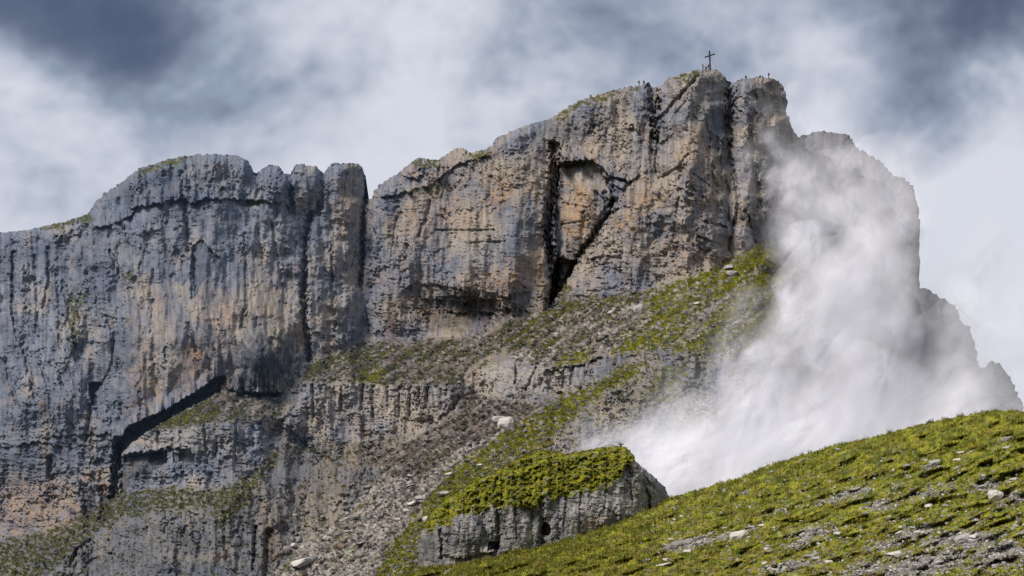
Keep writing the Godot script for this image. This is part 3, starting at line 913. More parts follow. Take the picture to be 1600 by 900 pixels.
	# water stains, iron stains and some painted shade
	for q in [
		["orange", 905, 330, 34, 66, 1.0], ["orange", 1000, 315, 34, 26, 0.8], ["orange", 975, 345, 26, 22, 0.7], ["orange", 780, 302, 28, 34, 0.75], ["orange", 660, 350, 40, 50, 0.35], ["orange", 720, 330, 60, 50, 0.3],
		["orange", 806, 438, 14, 14, 1.0], ["orange", 780, 440, 60, 26, 0.55], ["orange", 845, 400, 9, 90, 0.85], ["orange", 690, 300, 50, 20, 0.3], ["orange", 1085, 240, 34, 60, 0.5], ["orange", 1010, 215, 14, 26, 0.45],
		["orange", 540, 320, 30, 50, 0.5], ["orange", 475, 315, 18, 22, 0.5], ["orange", 470, 530, 16, 36, 0.85], ["orange", 430, 480, 36, 60, 0.5], ["orange", 350, 500, 34, 60, 0.35], ["orange", 225, 590, 30, 80, 0.6], ["orange", 300, 570, 34, 50, 0.65],
		["orange", 345, 598, 22, 16, 0.9], ["orange", 70, 690, 10, 70, 0.7], ["orange", 60, 790, 130, 60, 0.75], ["orange", 165, 770, 16, 50, 0.8], ["orange", 140, 745, 20, 14, 0.9], ["orange", 248, 490, 14, 60, 0.4], ["orange", 15, 790, 40, 60, 0.5],
		["orange", 665, 490, 16, 34, 0.8], ["orange", 640, 465, 24, 8, 0.6], ["orange", 1060, 390, 50, 40, 0.4], ["orange", 1110, 320, 20, 50, 0.4], ["orange", 530, 655, 40, 20, 0.25], ["orange", 240, 690, 40, 10, 0.5],
		["orange", 640, 270, 20, 22, 0.5], ["orange", 930, 500, 60, 30, 0.3],
		["pale", 912, 268, 20, 20, 0.8], ["pale", 450, 490, 44, 60, 0.3], ["pale", 380, 530, 40, 30, 0.25], ["pale", 730, 385, 50, 22, 0.35], ["pale", 1075, 130, 12, 30, 0.5], ["pale", 250, 540, 40, 60, 0.25], ["pale", 130, 525, 20, 6, 0.7], ["pale", 780, 585, 40, 20, 0.5], ["pale", 860, 590, 50, 16, 0.35], ["pale", 478, 845, 26, 34, 0.45],
		["pale", 630, 630, 90, 34, 0.35], ["pale", 290, 690, 120, 30, 0.4], ["pale", 540, 630, 100, 36, 0.35], ["pale", 830, 595, 110, 30, 0.5], ["pale", 1130, 170, 14, 60, 0.2], ["pale", 1120, 290, 16, 60, 0.3],
		["dark", 425, 562, 62, 50, 0.8], ["dark", 395, 595, 40, 20, 0.7], ["blue", 390, 555, 50, 50, 0.6], ["orange", 466, 515, 12, 40, 0.8], ["dark", 140, 790, 14, 40, 0.7], ["dark", 165, 785, 14, 26, 0.8], ["dark", 690, 474, 70, 30, 0.45], ["brown", 720, 490, 110, 34, 0.5], ["dark", 735, 470, 30, 18, 0.5], ["dark", 660, 455, 24, 12, 0.5], ["dark", 790, 490, 40, 14, 0.6], ["dark", 900, 390, 24, 24, 0.5], ["dark", 895, 255, 34, 10, 0.75],  # the last two paint in shade around the hanging block
		["dark", 868, 350, 9, 90, 0.6], ["dark", 1185, 190, 20, 40, 0.35], ["dark", 1190, 350, 26, 40, 0.5], ["dark", 950, 320, 16, 18, 0.5], ["dark", 720, 500, 100, 20, 0.35], ["dark", 1125, 230, 16, 60, 0.35],  # first and last paint in shade: the fissure and the turned facet
		["blue", 880, 205, 50, 30, 0.5], ["blue", 250, 300, 120, 40, 0.4], ["blue", 220, 620, 16, 40, 0.4], ["blue", 30, 720, 50, 60, 0.45], ["blue", 130, 690, 60, 50, 0.45], ["blue", 260, 470, 16, 90, 0.4], ["blue", 205, 520, 14, 60, 0.4], ["blue", 280, 520, 8, 60, 0.5],
		["blue", 860, 400, 6, 80, 0.7], ["blue", 1010, 610, 120, 60, 0.5], ["blue", 890, 640, 60, 50, 0.45], ["blue", 1080, 580, 60, 40, 0.5], ["blue", 105, 400, 90, 40, 0.3], ["blue", 310, 890, 120, 20, 0.45], ["blue", 400, 530, 40, 60, 0.5], ["blue", 150, 450, 60, 50, 0.3],
		["brown", 612, 500, 12, 44, 0.8], ["brown", 1185, 195, 22, 40, 0.4], ["brown", 420, 850, 14, 40, 0.5], ["brown", 690, 500, 50, 24, 0.4],
		["green", 203, 432, 16, 7, 0.9], ["green", 115, 500, 12, 70, 0.6], ["green", 395, 316, 36, 6, 0.8], ["green", 1022, 205, 10, 12, 0.7], ["green", 640, 300, 24, 5, 0.8], ["green", 675, 296, 16, 8, 0.7], ["green", 135, 650, 12, 6, 0.8], ["green", 475, 475, 4, 20, 0.7],
		["green", 992, 358, 10, 8, 0.6], ["green", 1030, 312, 14, 6, 0.6], ["green", 880, 460, 14, 30, 0.7], ["green", 125, 470, 14, 30, 0.5], ["green", 610, 365, 8, 5, 0.6],
	]:
		r.stain_or_shade(q[0], Vector2(q[1], q[2]), Vector2(q[3], q[4]), q[5])


# ------------------------------------------------------------------ the ridge behind the mist

const RIDGE := "1140,240 1225,232 1249,214 1262,210 1280,204 1300,208 1320,209 1332,218 1338,231 1355,240 1370,248 1388,265 1394,276 1412,278 1424,290 1431,306 1434,330 1436,380 1434,430 1438,452 1450,452 1470,465 1494,478 1500,500 1515,512 1522,535 1530,577 1540,572 1552,564 1566,572 1580,595 1596,630 1612,690 1640,820 1640,900 1140,900"


func build_far_ridge() -> void:
	var r := Relief.new(Rect2(1140, 196, 505, 700), 2.2, nz.fbm2)
	r.outline(line(RIDGE), 5.0)
	r.crack(line("1340,235 1345,300 1338,380"), 9, 5.0)
	r.crack(line("1400,285 1396,360 1405,450"), 8, 4.0)
	r.crack(line("1260,215 1270,300 1262,400"), 9, 4.0)
	r.crack(line("1480,475 1470,560 1485,640"), 9, 4.0)
	r.crack(line("1532,580 1526,640"), 7, 5.0)
	var fb: FastNoiseLite = nz.fbm2
	together(r.h, func(j):
		var y: float = r.y0 + j * r.s
		for i in r.w:
			var k: int = j * r.w + i
			var x: float = r.x0 + i * r.s
			var z := 640.0 + (x - 1250.0) * 0.12 - 0.06 * (y - 300.0) + 1.0 * crag(x + 900.0, y + 400.0, 0.9, 0.5) + buttress(x + 900.0, y + 400.0, 0.9) + r.crack_d[k]
			var e: float = r.rim[k]
			if e < 26.0:
				z += 12.0 * pow(1.0 - e / 26.0, 2.0)
			var o: Vector2 = r.off.get(k, Vector2.ZERO)
			r.pos[k] = at(x + o.x, y + o.y, z)
			var med := fb.get_noise_2d(x / 15.0, y / 24.0)
			var c := Color(0.13, 0.135, 0.17).lerp(Color(0.18, 0.17, 0.18), clampf(0.5 + fb.get_noise_2d(x / 60.0, y / 80.0), 0.0, 1.0)) * (1.0 + 0.45 * med)
			c.a = 1.0
			r.col[k] = c)
	together(r.h, func(j): r.finish_normals(j))
	var all := PackedByteArray()
	all.resize(r.w * r.h)
	tag(put("rock_ridge", r.mesh(all, 0, Vector3(20, -20, -120)), vertex_material(0.95, 6.0, 13)), "dark stepped rock ridge half lost in the white mist", "ridge", "structure")


# ------------------------------------------------------------------ the big rock with its cap of grass

const ROCK_TOP := "652,842 662,822 675,800 700,778 740,754 780,734 820,713 850,705 868,706 882,712 900,708 940,700 960,698 975,698 986,707 992,719 1005,731 1025,748 1040,762 1046,776 1044,800 1010,880 900,895 700,900 655,886 652,860"
const GRASS_LIP := "652,842 662,832 690,828 720,806 745,800 765,792 785,800 800,790 830,798 850,782 880,776 905,768 950,764 968,742 985,722 992,712 1046,700"


func build_outcrop() -> void:
	var r := Relief.new(Rect2(640, 686, 416, 216), 0.9, nz.fbm2)
	r.outline(line(ROCK_TOP), 2.0)
	for c in [
		["688,830 692,850 690,872", 4, 0.9], ["752,800 756,830 770,858", 3.4, 0.6], ["778,790 780,830 776,862", 5, 0.9], ["806,795 808,840", 3, 0.5], ["846,780 848,815 846,850", 6, 1.1], ["885,775 882,820", 2.6, 0.4],
		["908,770 905,825", 2.4, 0.4], ["1005,752 1012,780 1016,800", 5, 0.9], ["948,765 945,800", 2.6, 0.4], ["985,760 990,790", 2.4, 0.4], ["830,800 832,850", 2.4, 0.4], ["720,815 716,850", 2.4, 0.4],
		["700,776 730,790 720,806", 3, 0.5], ["740,765 735,795", 4, 0.7], ["1000,735 1018,760 1030,770", 2.6, 0.4], ["980,725 990,745", 3, 0.6],
	]:
		r.crack(line(c[0]), c[1], c[2])
	r.pit(line("847,820 853,816 859,822 861,832 856,838 848,836 846,828"), 1.6, "dark", 0.4, 1.5)
	r.pit(line("764,846 780,846 780,858 762,860"), 1.2, "dark", 0.4, 1.5)
	r.lip(line("690,866 720,872 760,864 800,860"), 0.6, 16, 14)
	r.bulge(Vector2(725, 840), Vector2(44, 50), 1.2)
	r.bulge(Vector2(815, 830), Vector2(34, 40), 0.7)
	r.bulge(Vector2(930, 810), Vector2(70, 50), 1.0)
	r.stain_or_shade("pale", Vector2(830, 830), Vector2(30, 26), 0.35)
	r.stain_or_shade("pale", Vector2(960, 790), Vector2(70, 26), 0.4)
	r.stain_or_shade("dark", Vector2(672, 850), Vector2(22, 30), 0.35)  # shade of the lower left facet, painted into the colour
	r.stain_or_shade("dark", Vector2(730, 850), Vector2(40, 16), 0.3)  # shade of the undercut foot, painted into the colour
	r.stain_or_shade("orange", Vector2(925, 815), Vector2(24, 16), 0.3)
	var lipline := pairs(GRASS_LIP)
	var face := pairs("640,183 660,179 690,174 800,172 900,173 1000,175 1030,178 1056,186")
	var fb: FastNoiseLite = nz.fbm
	var fb2: FastNoiseLite = nz.fbm2
	var fine: FastNoiseLite = nz.fine
	var soft: FastNoiseLite = nz.soft
	var turf := PackedFloat32Array()
	turf.resize(r.w * r.h)
	together(r.h, func(j):
		var y: float = r.y0 + j * r.s
		for i in r.w:
			var k: int = j * r.w + i
			var x: float = r.x0 + i * r.s
			var lipy: float = along(lipline, x) + 15.0 * fb2.get_noise_2d(x / 24.0, 3.0) + 9.0 * fb2.get_noise_2d(x / 9.0, y / 9.0)
			var above: float = lipy - y
			var z: float = along(face, x) - 0.008 * (above if above < 0.0 else 0.0)
			var g := smoothstep(-1.5, 2.5, above)
			var bare := fb2.get_noise_2d(x / 15.0 + 40.0, y / 7.0)
			if above > 0.0:
				z += 0.125 * above - 0.5 * smoothstep(0.0, 6.0, above)
				g *= 1.0 - 0.85 * smoothstep(0.30, 0.42, bare)
			turf[k] = g
			var hum := -0.75 * soft.get_noise_2d(x / 38.0 + y / 40.0, y / 17.0 + x / 60.0) - 0.13 * soft.get_noise_2d(x / 15.0, y / 7.0 + x / 50.0) - 0.06 * fb2.get_noise_2d(x / 8.0, y / 4.0 + x / 40.0) - 0.06 * fine.get_noise_2d(x / 2.4, y / 2.0)
			var tilt := y / 8.0 + x / 30.0 + 1.2 * fb2.get_noise_2d(x / 40.0, y / 20.0)
			hum += 0.13 * (tilt - floorf(tilt) - 0.5)
			z += lerpf(0.30 * (crag(x * 0.9 + 300.0, y * 0.9 + 900.0, 0.7, 0.6) + buttress(x * 0.9 + 300.0, y * 0.9 + 900.0, 0.9)), hum, g)
			z += r.press[k] + r.crack_d[k]
			var e: float = r.rim[k]
			if e < 10.0 and y < 850.0:
				z += 1.6 * pow(1.0 - e / 10.0, 2.0)
			var o: Vector2 = r.off.get(k, Vector2.ZERO)
			r.pos[k] = at(x + o.x, y + o.y, z))
	together(r.h, func(j): r.finish_normals(j))
	var dark: PackedFloat32Array = r.tint.dark
	var pale: PackedFloat32Array = r.tint.pale
	var orange: PackedFloat32Array = r.tint.orange
	var who := PackedByteArray()
	who.resize(r.w * r.h)
	together(r.h, func(j):
		var y: float = r.y0 + j * r.s
		for i in r.w:
			var k: int = j * r.w + i
			var x: float = r.x0 + i * r.s
			var med := fb2.get_noise_2d(x / 11.0, y / 15.0)
			var fin := fine.get_noise_2d(x / 2.2, y / 2.2)
			var c := Color(0.235, 0.24, 0.265).lerp(Color(0.36, 0.34, 0.33), clampf(0.5 + 1.3 * fb2.get_noise_2d(x / 30.0, y / 40.0), 0.0, 1.0))
			var v := (1.0 + 0.4 * med + 0.3 * fin) * (1.0 - 0.55 * smoothstep(0.1, 0.45, fb2.get_noise_2d(x / 5.0 + 9.0, y / 50.0)))
			c = Color(c.r * v, c.g * v, c.b * v)
			c = c.lerp(Color(0.5, 0.48, 0.45) * (1.0 + 0.3 * fin), clampf(pale[k], 0.0, 1.0))
			c = c.lerp(Color(0.42, 0.32, 0.24), clampf(orange[k], 0.0, 1.0))
			c = c.lerp(Color(0.06, 0.062, 0.075), clampf(dark[k], 0.0, 1.0))
			c = c.lerp(turf_color(x, y, 0.05), turf[k])
			c.a = 1.0
			r.col[k] = c
			who[k] = 1 if turf[k] > 0.5 else 0)
	outcrop = r
	turf_of_outcrop = turf
	var root := Node3D.new()
	root.name = "rock_outcrop"
	add_child(root)
	tag(root, "huge grey rock capped with tussocky grass standing on the near slope", "rock")
	var mat := vertex_material(0.95, 2.0, 19)
	put("rock_face", r.mesh(who, 0, Vector3(0, -4, -16)), mat, root)
	put("grass_cap", r.mesh(who, 1, Vector3(0, -4, -16)), mat, root)


func turf_color(x: float, y: float, dry: float) -> Color:
	var n: float = 0.55 + 1.1 * nz.fbm.get_noise_2d(x / 30.0 + 77.0, y / 10.0 + x / 70.0) + 0.16 * nz.fine.get_noise_2d(x / 2.6, y / 2.0)
	var c := Color(0.135, 0.17, 0.022).lerp(Color(0.365, 0.352, 0.036), clampf(n, 0.0, 1.0))
	var d: float = clampf(dry + 1.3 * nz.fbm2.get_noise_2d(x / 26.0 + 5.0, y / 9.0), 0.0, 1.0)
	return c.lerp(Color(0.20, 0.155, 0.04), d)


# ------------------------------------------------------------------ the near slope

const CREST := "480,985 560,940 600,920 640,900 660,888 700,884 760,874 800,862 870,850 950,820 1000,797 1043,778 1100,762 1150,748 1200,727 1250,712 1300,697 1350,686 1400,673 1450,660 1500,650 1530,645 1560,640 1580,641 1600,643 1700,652 1800,668 2100,735 2700,900"


func build_meadow() -> void:
	var x0 := 480.0
	var sx := 1.35
	var fine_w := int((1670.0 - x0) / sx) + 1   # beyond the frame the columns widen
	var w := fine_w + 40
	var rows := 205
	var back := 14
	var fore := 10
	var h := rows + back + fore
	var crest := pairs(CREST)
	var far := pairs("480,186 560,178 655,165 760,163 900,164 1043,168 1200,148 1400,121 1600,106 1760,100")
	var near := pairs("480,176 560,166 800,132 1000,110 1300,86 1600,71 1760,66")
	var fb: FastNoiseLite = nz.fbm
	var fb2: FastNoiseLite = nz.fbm2
	var fine: FastNoiseLite = nz.fine
	var soft: FastNoiseLite = nz.soft
	var ce: FastNoiseLite = nz.cell
	var ce2: FastNoiseLite = nz.cell2
	var pos := PackedVector3Array()
	var nor := PackedVector3Array()
	var col := PackedColorArray()
	var bare := PackedFloat32Array()
	for a in [pos, nor]:
		a.resize(w * h)
	pos.resize(w * h)
	nor.resize(w * h)
	col.resize(w * h)
	bare.resize(w * h)
	meadow = {"x0": x0, "sx": sx, "w": w, "rows": rows, "back": back, "pos": pos, "bare": bare, "crest": crest}
	var patches := [
		[1080, 850, 48, 11, 0.9], [1130, 838, 20, 8, 0.8], [1175, 826, 14, 6, 0.6], [1335, 768, 32, 7, 0.9], [1310, 780, 40, 10, 0.6], [1440, 884, 80, 20, 1.0], [1480, 842, 44, 12, 0.9], [1430, 832, 40, 12, 0.8], [1560, 868, 60, 22, 0.8],
		[1530, 845, 40, 14, 0.8], [1270, 832, 40, 14, 0.7], [1250, 850, 36, 10, 0.6], [1235, 885, 60, 10, 0.7], [1375, 790, 30, 12, 0.6], [1455, 728, 16, 8, 0.7], [1540, 760, 30, 10, 0.7], [1570, 690, 20, 8, 0.5], [1450, 770, 50, 12, 0.5],
		[1160, 770, 14, 5, 0.6], [1225, 795, 26, 8, 0.5], [700, 890, 20, 8, 0.5], [1400, 760, 16, 8, 0.5], [1580, 780, 30, 16, 0.6], [1390, 850, 40, 10, 0.6], [1350, 890, 40, 12, 0.6],
	]
	together(h, func(j):
		for i in w:
			var x := x0 + i * sx
			if i >= fine_w:
				x = x0 + fine_w * sx + (i - fine_w) * 6.0 * (1.0 + 0.08 * (i - fine_w))
			var cy := along(crest, x) + 3.0 * fb2.get_noise_2d(x / 14.0, 0.5) + 1.6 * fine.get_noise_2d(x / 4.0, 0.5)
			var u := clampf(float(j - fore) / (rows - 1), 0.0, 1.0)
			var y := lerpf(990.0, cy, u)
			var d := lerpf(along(near, x), along(far, x), u) + 0.22 * (along(far, x) - along(near, x)) * pow(u, 7.0)
			var k: int = j * w + i
			var s := y + 0.27 * x
			var b := 0.0
			for p in patches:
				var ex: float = (x - p[0]) / p[2]
				var ey: float = (y - p[1] + 0.2 * (x - p[0])) / p[3]
				b = maxf(b, p[4] * (1.25 - sqrt(ex * ex + ey * ey)))
			b += 0.16 * smoothstep(700.0, 900.0, y + 0.10 * (x - 1200.0)) * smoothstep(1050.0, 1350.0, x) - 0.16
			b = smoothstep(0.18, 0.52, b + 0.75 * fb2.get_noise_2d(x / 15.0, s / 6.0) + 0.35 * fine.get_noise_2d(x / 4.0, s / 3.0))
			bare[k] = b
			var m := d / 110.0
			var big := -1.9 * soft.get_noise_2d(x / 60.0, s / 22.0) - 0.6 * fb2.get_noise_2d(x / 38.0, s / 11.0)
			var tuft := -0.22 * fb2.get_noise_2d(x / 12.0, s / 4.5) - 0.10 * fine.get_noise_2d(x / 2.8, y / 2.2)
			var tilt := s / 15.0 + 1.6 * fb2.get_noise_2d(x / 60.0, s / 25.0)
			tuft += 0.28 * (tilt - floorf(tilt) - 0.5) * smoothstep(0.0, 0.3, fb.get_noise_2d(x / 60.0 + 8.0, s / 40.0) + 0.15)
			var stone := 0.25 * ce.get_noise_2d(x / 9.0, s / 4.5) + 0.18 * ce2.get_noise_2d(x / 4.0, s / 2.4) + 0.15
			d += m * (big + lerpf(tuft, stone, b)) * smoothstep(0.0, 0.1, u) * (1.0 - 0.6 * smoothstep(0.93, 1.0, u))
			var p := at(x, y, d)
			if j < fore:
				var o := float(fore - j) / fore
				var flat := Vector3(p.x, 0, p.z).normalized()
				p = p.lerp(Vector3(p.x, -2.0, p.z) - flat * 22.0, o)
			elif j >= fore + rows:
				var o := float(j - fore - rows + 1)
				var flat := Vector3(p.x, 0, p.z).normalized()
				p += flat * o * 3.0 + Vector3(0, 0.10 * o - 0.10 * o * o, 0)
			pos[k] = p
			var c := turf_color(x * 0.8, s * 0.8, 0.08 + 0.30 * smoothstep(760.0, 900.0, y))
			c = c.lerp(Color(0.05, 0.075, 0.012), 0.5 * smoothstep(0.1, 0.4, fb.get_noise_2d(x / 40.0 + 31.0, s / 14.0)) * (1.0 - smoothstep(0.2, 0.7, 1.0 - u)))
			var g := Color(0.34, 0.325, 0.335).lerp(Color(0.19, 0.155, 0.10), clampf(0.45 + 1.5 * fb2.get_noise_2d(x / 9.0 + 20.0, s / 4.0), 0.0, 1.0)) * (1.0 + 0.6 * ce2.get_noise_2d(x / 4.0, s / 2.4))
			c = c.lerp(g, b)
			c.a = 1.0
			col[k] = c)
	together(h, func(j):
		for i in w:
			var k: int = j * w + i
			var dx := pos[k + (1 if i < w - 1 else 0)] - pos[k - (1 if i > 0 else 0)]
			var dy := pos[k + (w if j < h - 1 else 0)] - pos[k - (w if j > 0 else 0)]
			nor[k] = dx.cross(dy).normalized())
	meadow.pos = pos
	meadow.nor = nor
	meadow.bare = bare
	meadow.fore = fore
	var ix := PackedInt32Array()
	for j in h - 1:
		for i in w - 1:
			var k := j * w + i
			ix.append_array([k, k + w + 1, k + 1, k, k + w, k + w + 1])
	var arr := []
	arr.resize(Mesh.ARRAY_MAX)
	arr[Mesh.ARRAY_VERTEX] = pos
	arr[Mesh.ARRAY_NORMAL] = nor
	arr[Mesh.ARRAY_COLOR] = col
	arr[Mesh.ARRAY_INDEX] = ix
	var m := ArrayMesh.new()
	m.add_surface_from_arrays(Mesh.PRIMITIVE_TRIANGLES, arr)
	tag(put("meadow_slope", m, vertex_material(1.0, 1.5, 21)), "sunlit green meadow slope strewn with pale stones, nearest the viewer", "hillside", "structure")


# Where the near slope lies under the sheet's point: [place, how bare].
func on_meadow(px: float, py: float) -> Array:
	var i := clampi(int((px - meadow.x0) / meadow.sx), 0, meadow.w - 1)
	var c := along(meadow.crest, px)
	var u := clampf((990.0 - py) / (990.0 - c), 0.0, 1.0)
	var k: int = (meadow.fore + int(u * (meadow.rows - 1))) * meadow.w + i
	return [meadow.pos[k], meadow.bare[k], meadow.nor[k]]


func on_relief(r: Relief, px: float, py: float) -> int:
	var i := clampi(int((px - r.x0) / r.s + 0.5), 0, r.w - 1)
	var j := clampi(int((py - r.y0) / r.s + 0.5), 0, r.h - 1)
	while not r.ins[j * r.w + i] and j < r.h - 1:   # above the outline: down to its edge
		j += 1
	return j * r.w + i


# ------------------------------------------------------------------ loose rocks

# An angular block: the room between a dozen random planes.
func block_mesh(sd: int, flat: float) -> ArrayMesh:
	var g := RandomNumberGenerator.new()
	g.seed = sd
	var planes := []
	for n in 13:
		var v := Vector3(g.randfn(), g.randfn() * 1.2, g.randfn()).normalized()
		planes.append([v, g.randf_range(0.62, 1.0)])
	planes.append([Vector3.UP, g.randf_range(0.55, 0.75)])
	var n1: FastNoiseLite = nz.fbm2
	var rings := 11
	var seg := 16
	var v := []
	for a in rings + 1:
		for b in seg:
			var t := PI * a / rings
			var p := TAU * b / seg
			var dir := Vector3(sin(t) * cos(p), cos(t), sin(t) * sin(p))
			var rad := 1.5
			for q in planes:
				var c: float = dir.dot(q[0])
				if c > 0.05:
					rad = minf(rad, q[1] / c)
			rad *= 1.0 + 0.10 * n1.get_noise_3dv(dir * 2.5 + Vector3(sd, 0, 0))
			v.append(dir * rad * Vector3(1, flat, 1))
	var st := SurfaceTool.new()
	st.begin(Mesh.PRIMITIVE_TRIANGLES)
	st.set_smooth_group(-1)
	for a in rings:
		for b in seg:
			var i := a * seg + b
			var i2 := a * seg + (b + 1) % seg
			for k in [i, i2, i2 + seg, i, i2 + seg, i + seg]:
				var f: float = 1.0 + 0.35 * n1.get_noise_3dv(v[k] * 3.0)
				st.set_color(Color(f, f, f).clamp())
				st.add_vertex(v[k])
	st.generate_normals()
	return st.commit()


func build_rocks() -> void:
	var g := RandomNumberGenerator.new()
	g.seed = 77
	var blocks := []
	for n in 8:
		blocks.append(block_mesh(100 + n, [0.55, 0.7, 0.45, 0.8, 0.6, 0.5, 0.75, 0.35][n]))
	var tones := []
	for c in [Color(0.66, 0.63, 0.62), Color(0.50, 0.48, 0.48), Color(0.36, 0.34, 0.33), Color(0.74, 0.70, 0.66), Color(0.27, 0.20, 0.15)]:
		var m := vertex_material(0.95, 0.6, 31)
		m.albedo_color = c.linear_to_srgb()
		tones.append(m)
	# [sheet x, y, width px, height px, tone, block, turn, label]; the first on the mountain's scree, the others on the near slope
	for q in [
		[796, 668, 20, 26, 3, 3, 0.4, "tall white split boulder where the green spur meets the scree"],
		[776, 660, 17, 15, 1, 1, 1.2, "rounded grey boulder just left of the tall white split boulder"],
		[470, 883, 32, 20, 3, 2, 0.5, "big pale flat block low on the scree with a dark underside"],
		[534, 858, 16, 13, 4, 1, 2.0, "brown boulder in the middle of the lower scree"],
		[693, 772, 17, 9, 3, 5, 0.3, "pale flat boulder on the grass left of the grass-capped rock"],
		[644, 788, 19, 10, 3, 2, 0.6, "long pale slab, largest of the row of slabs beside the scree"],
		[655, 778, 12, 8, 1, 4, 0.9, "small grey slab at the upper end of the row of slabs"],
		[634, 800, 10, 9, 3, 0, 1.5, "small squarish pale block in the middle of the row of slabs"],
		[622, 813, 13, 8, 3, 5, 0.2, "flat pale slab at the lower end of the row of slabs"],
		[565, 850, 16, 7, 1, 7, 0.5, "thin grey slab lying on the scree beside a strip of grass"],
		[702, 742, 9, 7, 3, 0, 0.5, "small pale boulder on the grassy spur above the flat boulder"],
		[750, 727, 7, 5, 3, 0, 0.8, "small white stone on the green spur above the grass-capped rock"],
		[668, 815, 9, 13, 3, 3, 0.1, "upright pinkish stone at the left edge of the grass-capped rock"],
		[955, 489, 12, 7, 3, 1, 0.7, "cream boulder high on the rubble below the summit cliff"],
		[1002, 487, 14, 18, 1, 3, 0.7, "tall grey split block in the grass below the summit cliff"],
		[1090, 475, 9, 6, 3, 0, 0.4, "white stone among dark rubble in the upper meadow"],
		[1137, 418, 16, 9, 1, 4, 0.4, "grey boulder at the foot of the summit cliff beside the mist"],
		[1142, 430, 14, 12, 1, 1, 1.1, "lower of the two grey boulders at the foot of the summit cliff"],
	]:
		var k := on_relief(mountain, q[0], q[1])
		place_rock("boulder", blocks[q[5]], tones[q[4]], mountain.pos[k], q[2], q[3], q[6], q[7], "boulder", "")
	for q in [
		[1161, 840, 22, 19, 3, 3, 0.4, "white cluster-like boulder alone in the middle of the near meadow"],
		[1136, 825, 7, 5, 3, 0, 0.9, "small white stone uphill of the white boulder in the near meadow"],
		[1176, 822, 18, 7, 1, 7, 0.5, "flat grey slab lying uphill of the white meadow boulder"],
		[1038, 883, 22, 7, 3, 7, 0.45, "long white slab low on the left of the near meadow"],
		[1076, 863, 11, 8, 3, 0, 0.9, "pale block below the broken rocks on the left of the meadow"],
		[1048, 858, 16, 14, 2, 1, 0.5, "dark block at the lower end of the broken rocks"],
		[1062, 852, 15, 12, 2, 3, 1.5, "grey block second from the lower end of the broken rocks"],
		[1078, 846, 16, 10, 2, 4, 0.2, "grey slab in the middle of the broken rocks"],
		[1096, 840, 16, 9, 1, 5, 0.7, "light grey slab at the upper middle of the broken rocks"],
		[1114, 834, 14, 8, 2, 2, 0.1, "thin grey slab near the upper end of the broken rocks"],
		[1270, 868, 26, 11, 2, 7, 0.45, "dark slanting slab at the foot of the stony patch"],
		[1404, 864, 28, 8, 3, 7, 0.25, "long white-edged slab at the bottom right of the meadow"],
		[1406, 871, 14, 9, 2, 1, 1.4, "dark block under the long white-edged slab"],
		[1511, 843, 20, 17, 1, 3, 0.6, "pointed grey boulder right of the stony patch"],
		[1526, 839, 12, 9, 3, 0, 0.3, "pale boulder leaning against the pointed grey boulder"],
		[1561, 776, 18, 17, 3, 3, 1.1, "angular white boulder at the right side of the near meadow"],
		[1561, 857, 13, 12, 3, 1, 0.2, "pale upright stone low at the right edge"],
		[1520, 812, 14, 11, 1, 4, 0.8, "grey boulder uphill of the pointed grey boulder"],
		[1340, 764, 30, 8, 2, 2, 0.5, "long dark outcropping slab in the middle of the slope"],
		[1318, 772, 18, 7, 2, 5, 0.2, "dark slab below the long dark outcropping slab"],
		[1465, 725, 14, 11, 1, 3, 0.9, "grey split stone below the crest of the slope"],
		[1503, 707, 12, 6, 3, 7, 0.3, "flat white stone highest of three near the crest"],
		[1497, 719, 10, 7, 3, 0, 0.8, "middle white stone of three near the crest"],
		[1497, 732, 8, 5, 3, 1, 0.1, "lowest and smallest white stone of three near the crest"],
		[1417, 728, 9, 5, 2, 4, 0.5, "small grey stone left of the three white stones"],
		[1575, 700, 10, 8, 1, 0, 0.5, "grey stone under the crest at the right edge"],
		[1584, 708, 9, 7, 3, 3, 0.2, "white stone under the crest at the right edge"],
		[1572, 688, 14, 11, 2, 1, 0.9, "brownish outcropping rock just under the crest at right"],
		[1586, 748, 9, 8, 1, 0, 0.4, "grey stone at the right edge below the crest stones"],
		[1577, 754, 13, 6, 1, 7, 0.6, "flat slab beside the grey stone at the right edge"],
		[1540, 762, 22, 8, 1, 5, 0.3, "grey slab left of the angular white boulder"],
		[1452, 790, 12, 6, 3, 4, 0.3, "pale flat stone in the middle right of the meadow"],
	]:
		var p := on_meadow(q[0], q[1])
		place_rock("boulder" if q[2] > 12 else "stone", blocks[q[5]], tones[q[4]], p[0], q[2], q[3], q[6], q[7], "boulder" if q[2] > 12 else "stone", "")
	var kt := on_relief(outcrop, 951, 696)
	place_rock("boulder", blocks[4], tones[2], outcrop.pos[kt], 15, 8, 0.3, "low dark boulder on the top of the grass-capped rock", "boulder", "")
	knobbly_boulder(tones[2])
	# blocks that have come to rest where the slabs meet the scree
	for n in 40:
		var f := g.randf()
		var bx := lerpf(430.0, 655.0, f) + g.randfn() * 14.0
		var by := lerpf(862.0, 742.0, f) + g.randfn() * 12.0
		var w := 5.0 + 9.0 * pow(g.randf(), 2.0)
		place_rock("block", blocks[g.randi_range(0, 7)], tones[g.randi_range(0, 2)], mountain.pos[on_relief(mountain, bx, by)], w, w * g.randf_range(0.6, 1.1), g.randf_range(0, TAU), "grey fallen block among others where the dark slabs meet the scree", "rock", "fallen blocks along the edge of the scree")
	# stones one could count, all alike
	var made := 0
	var first := {}
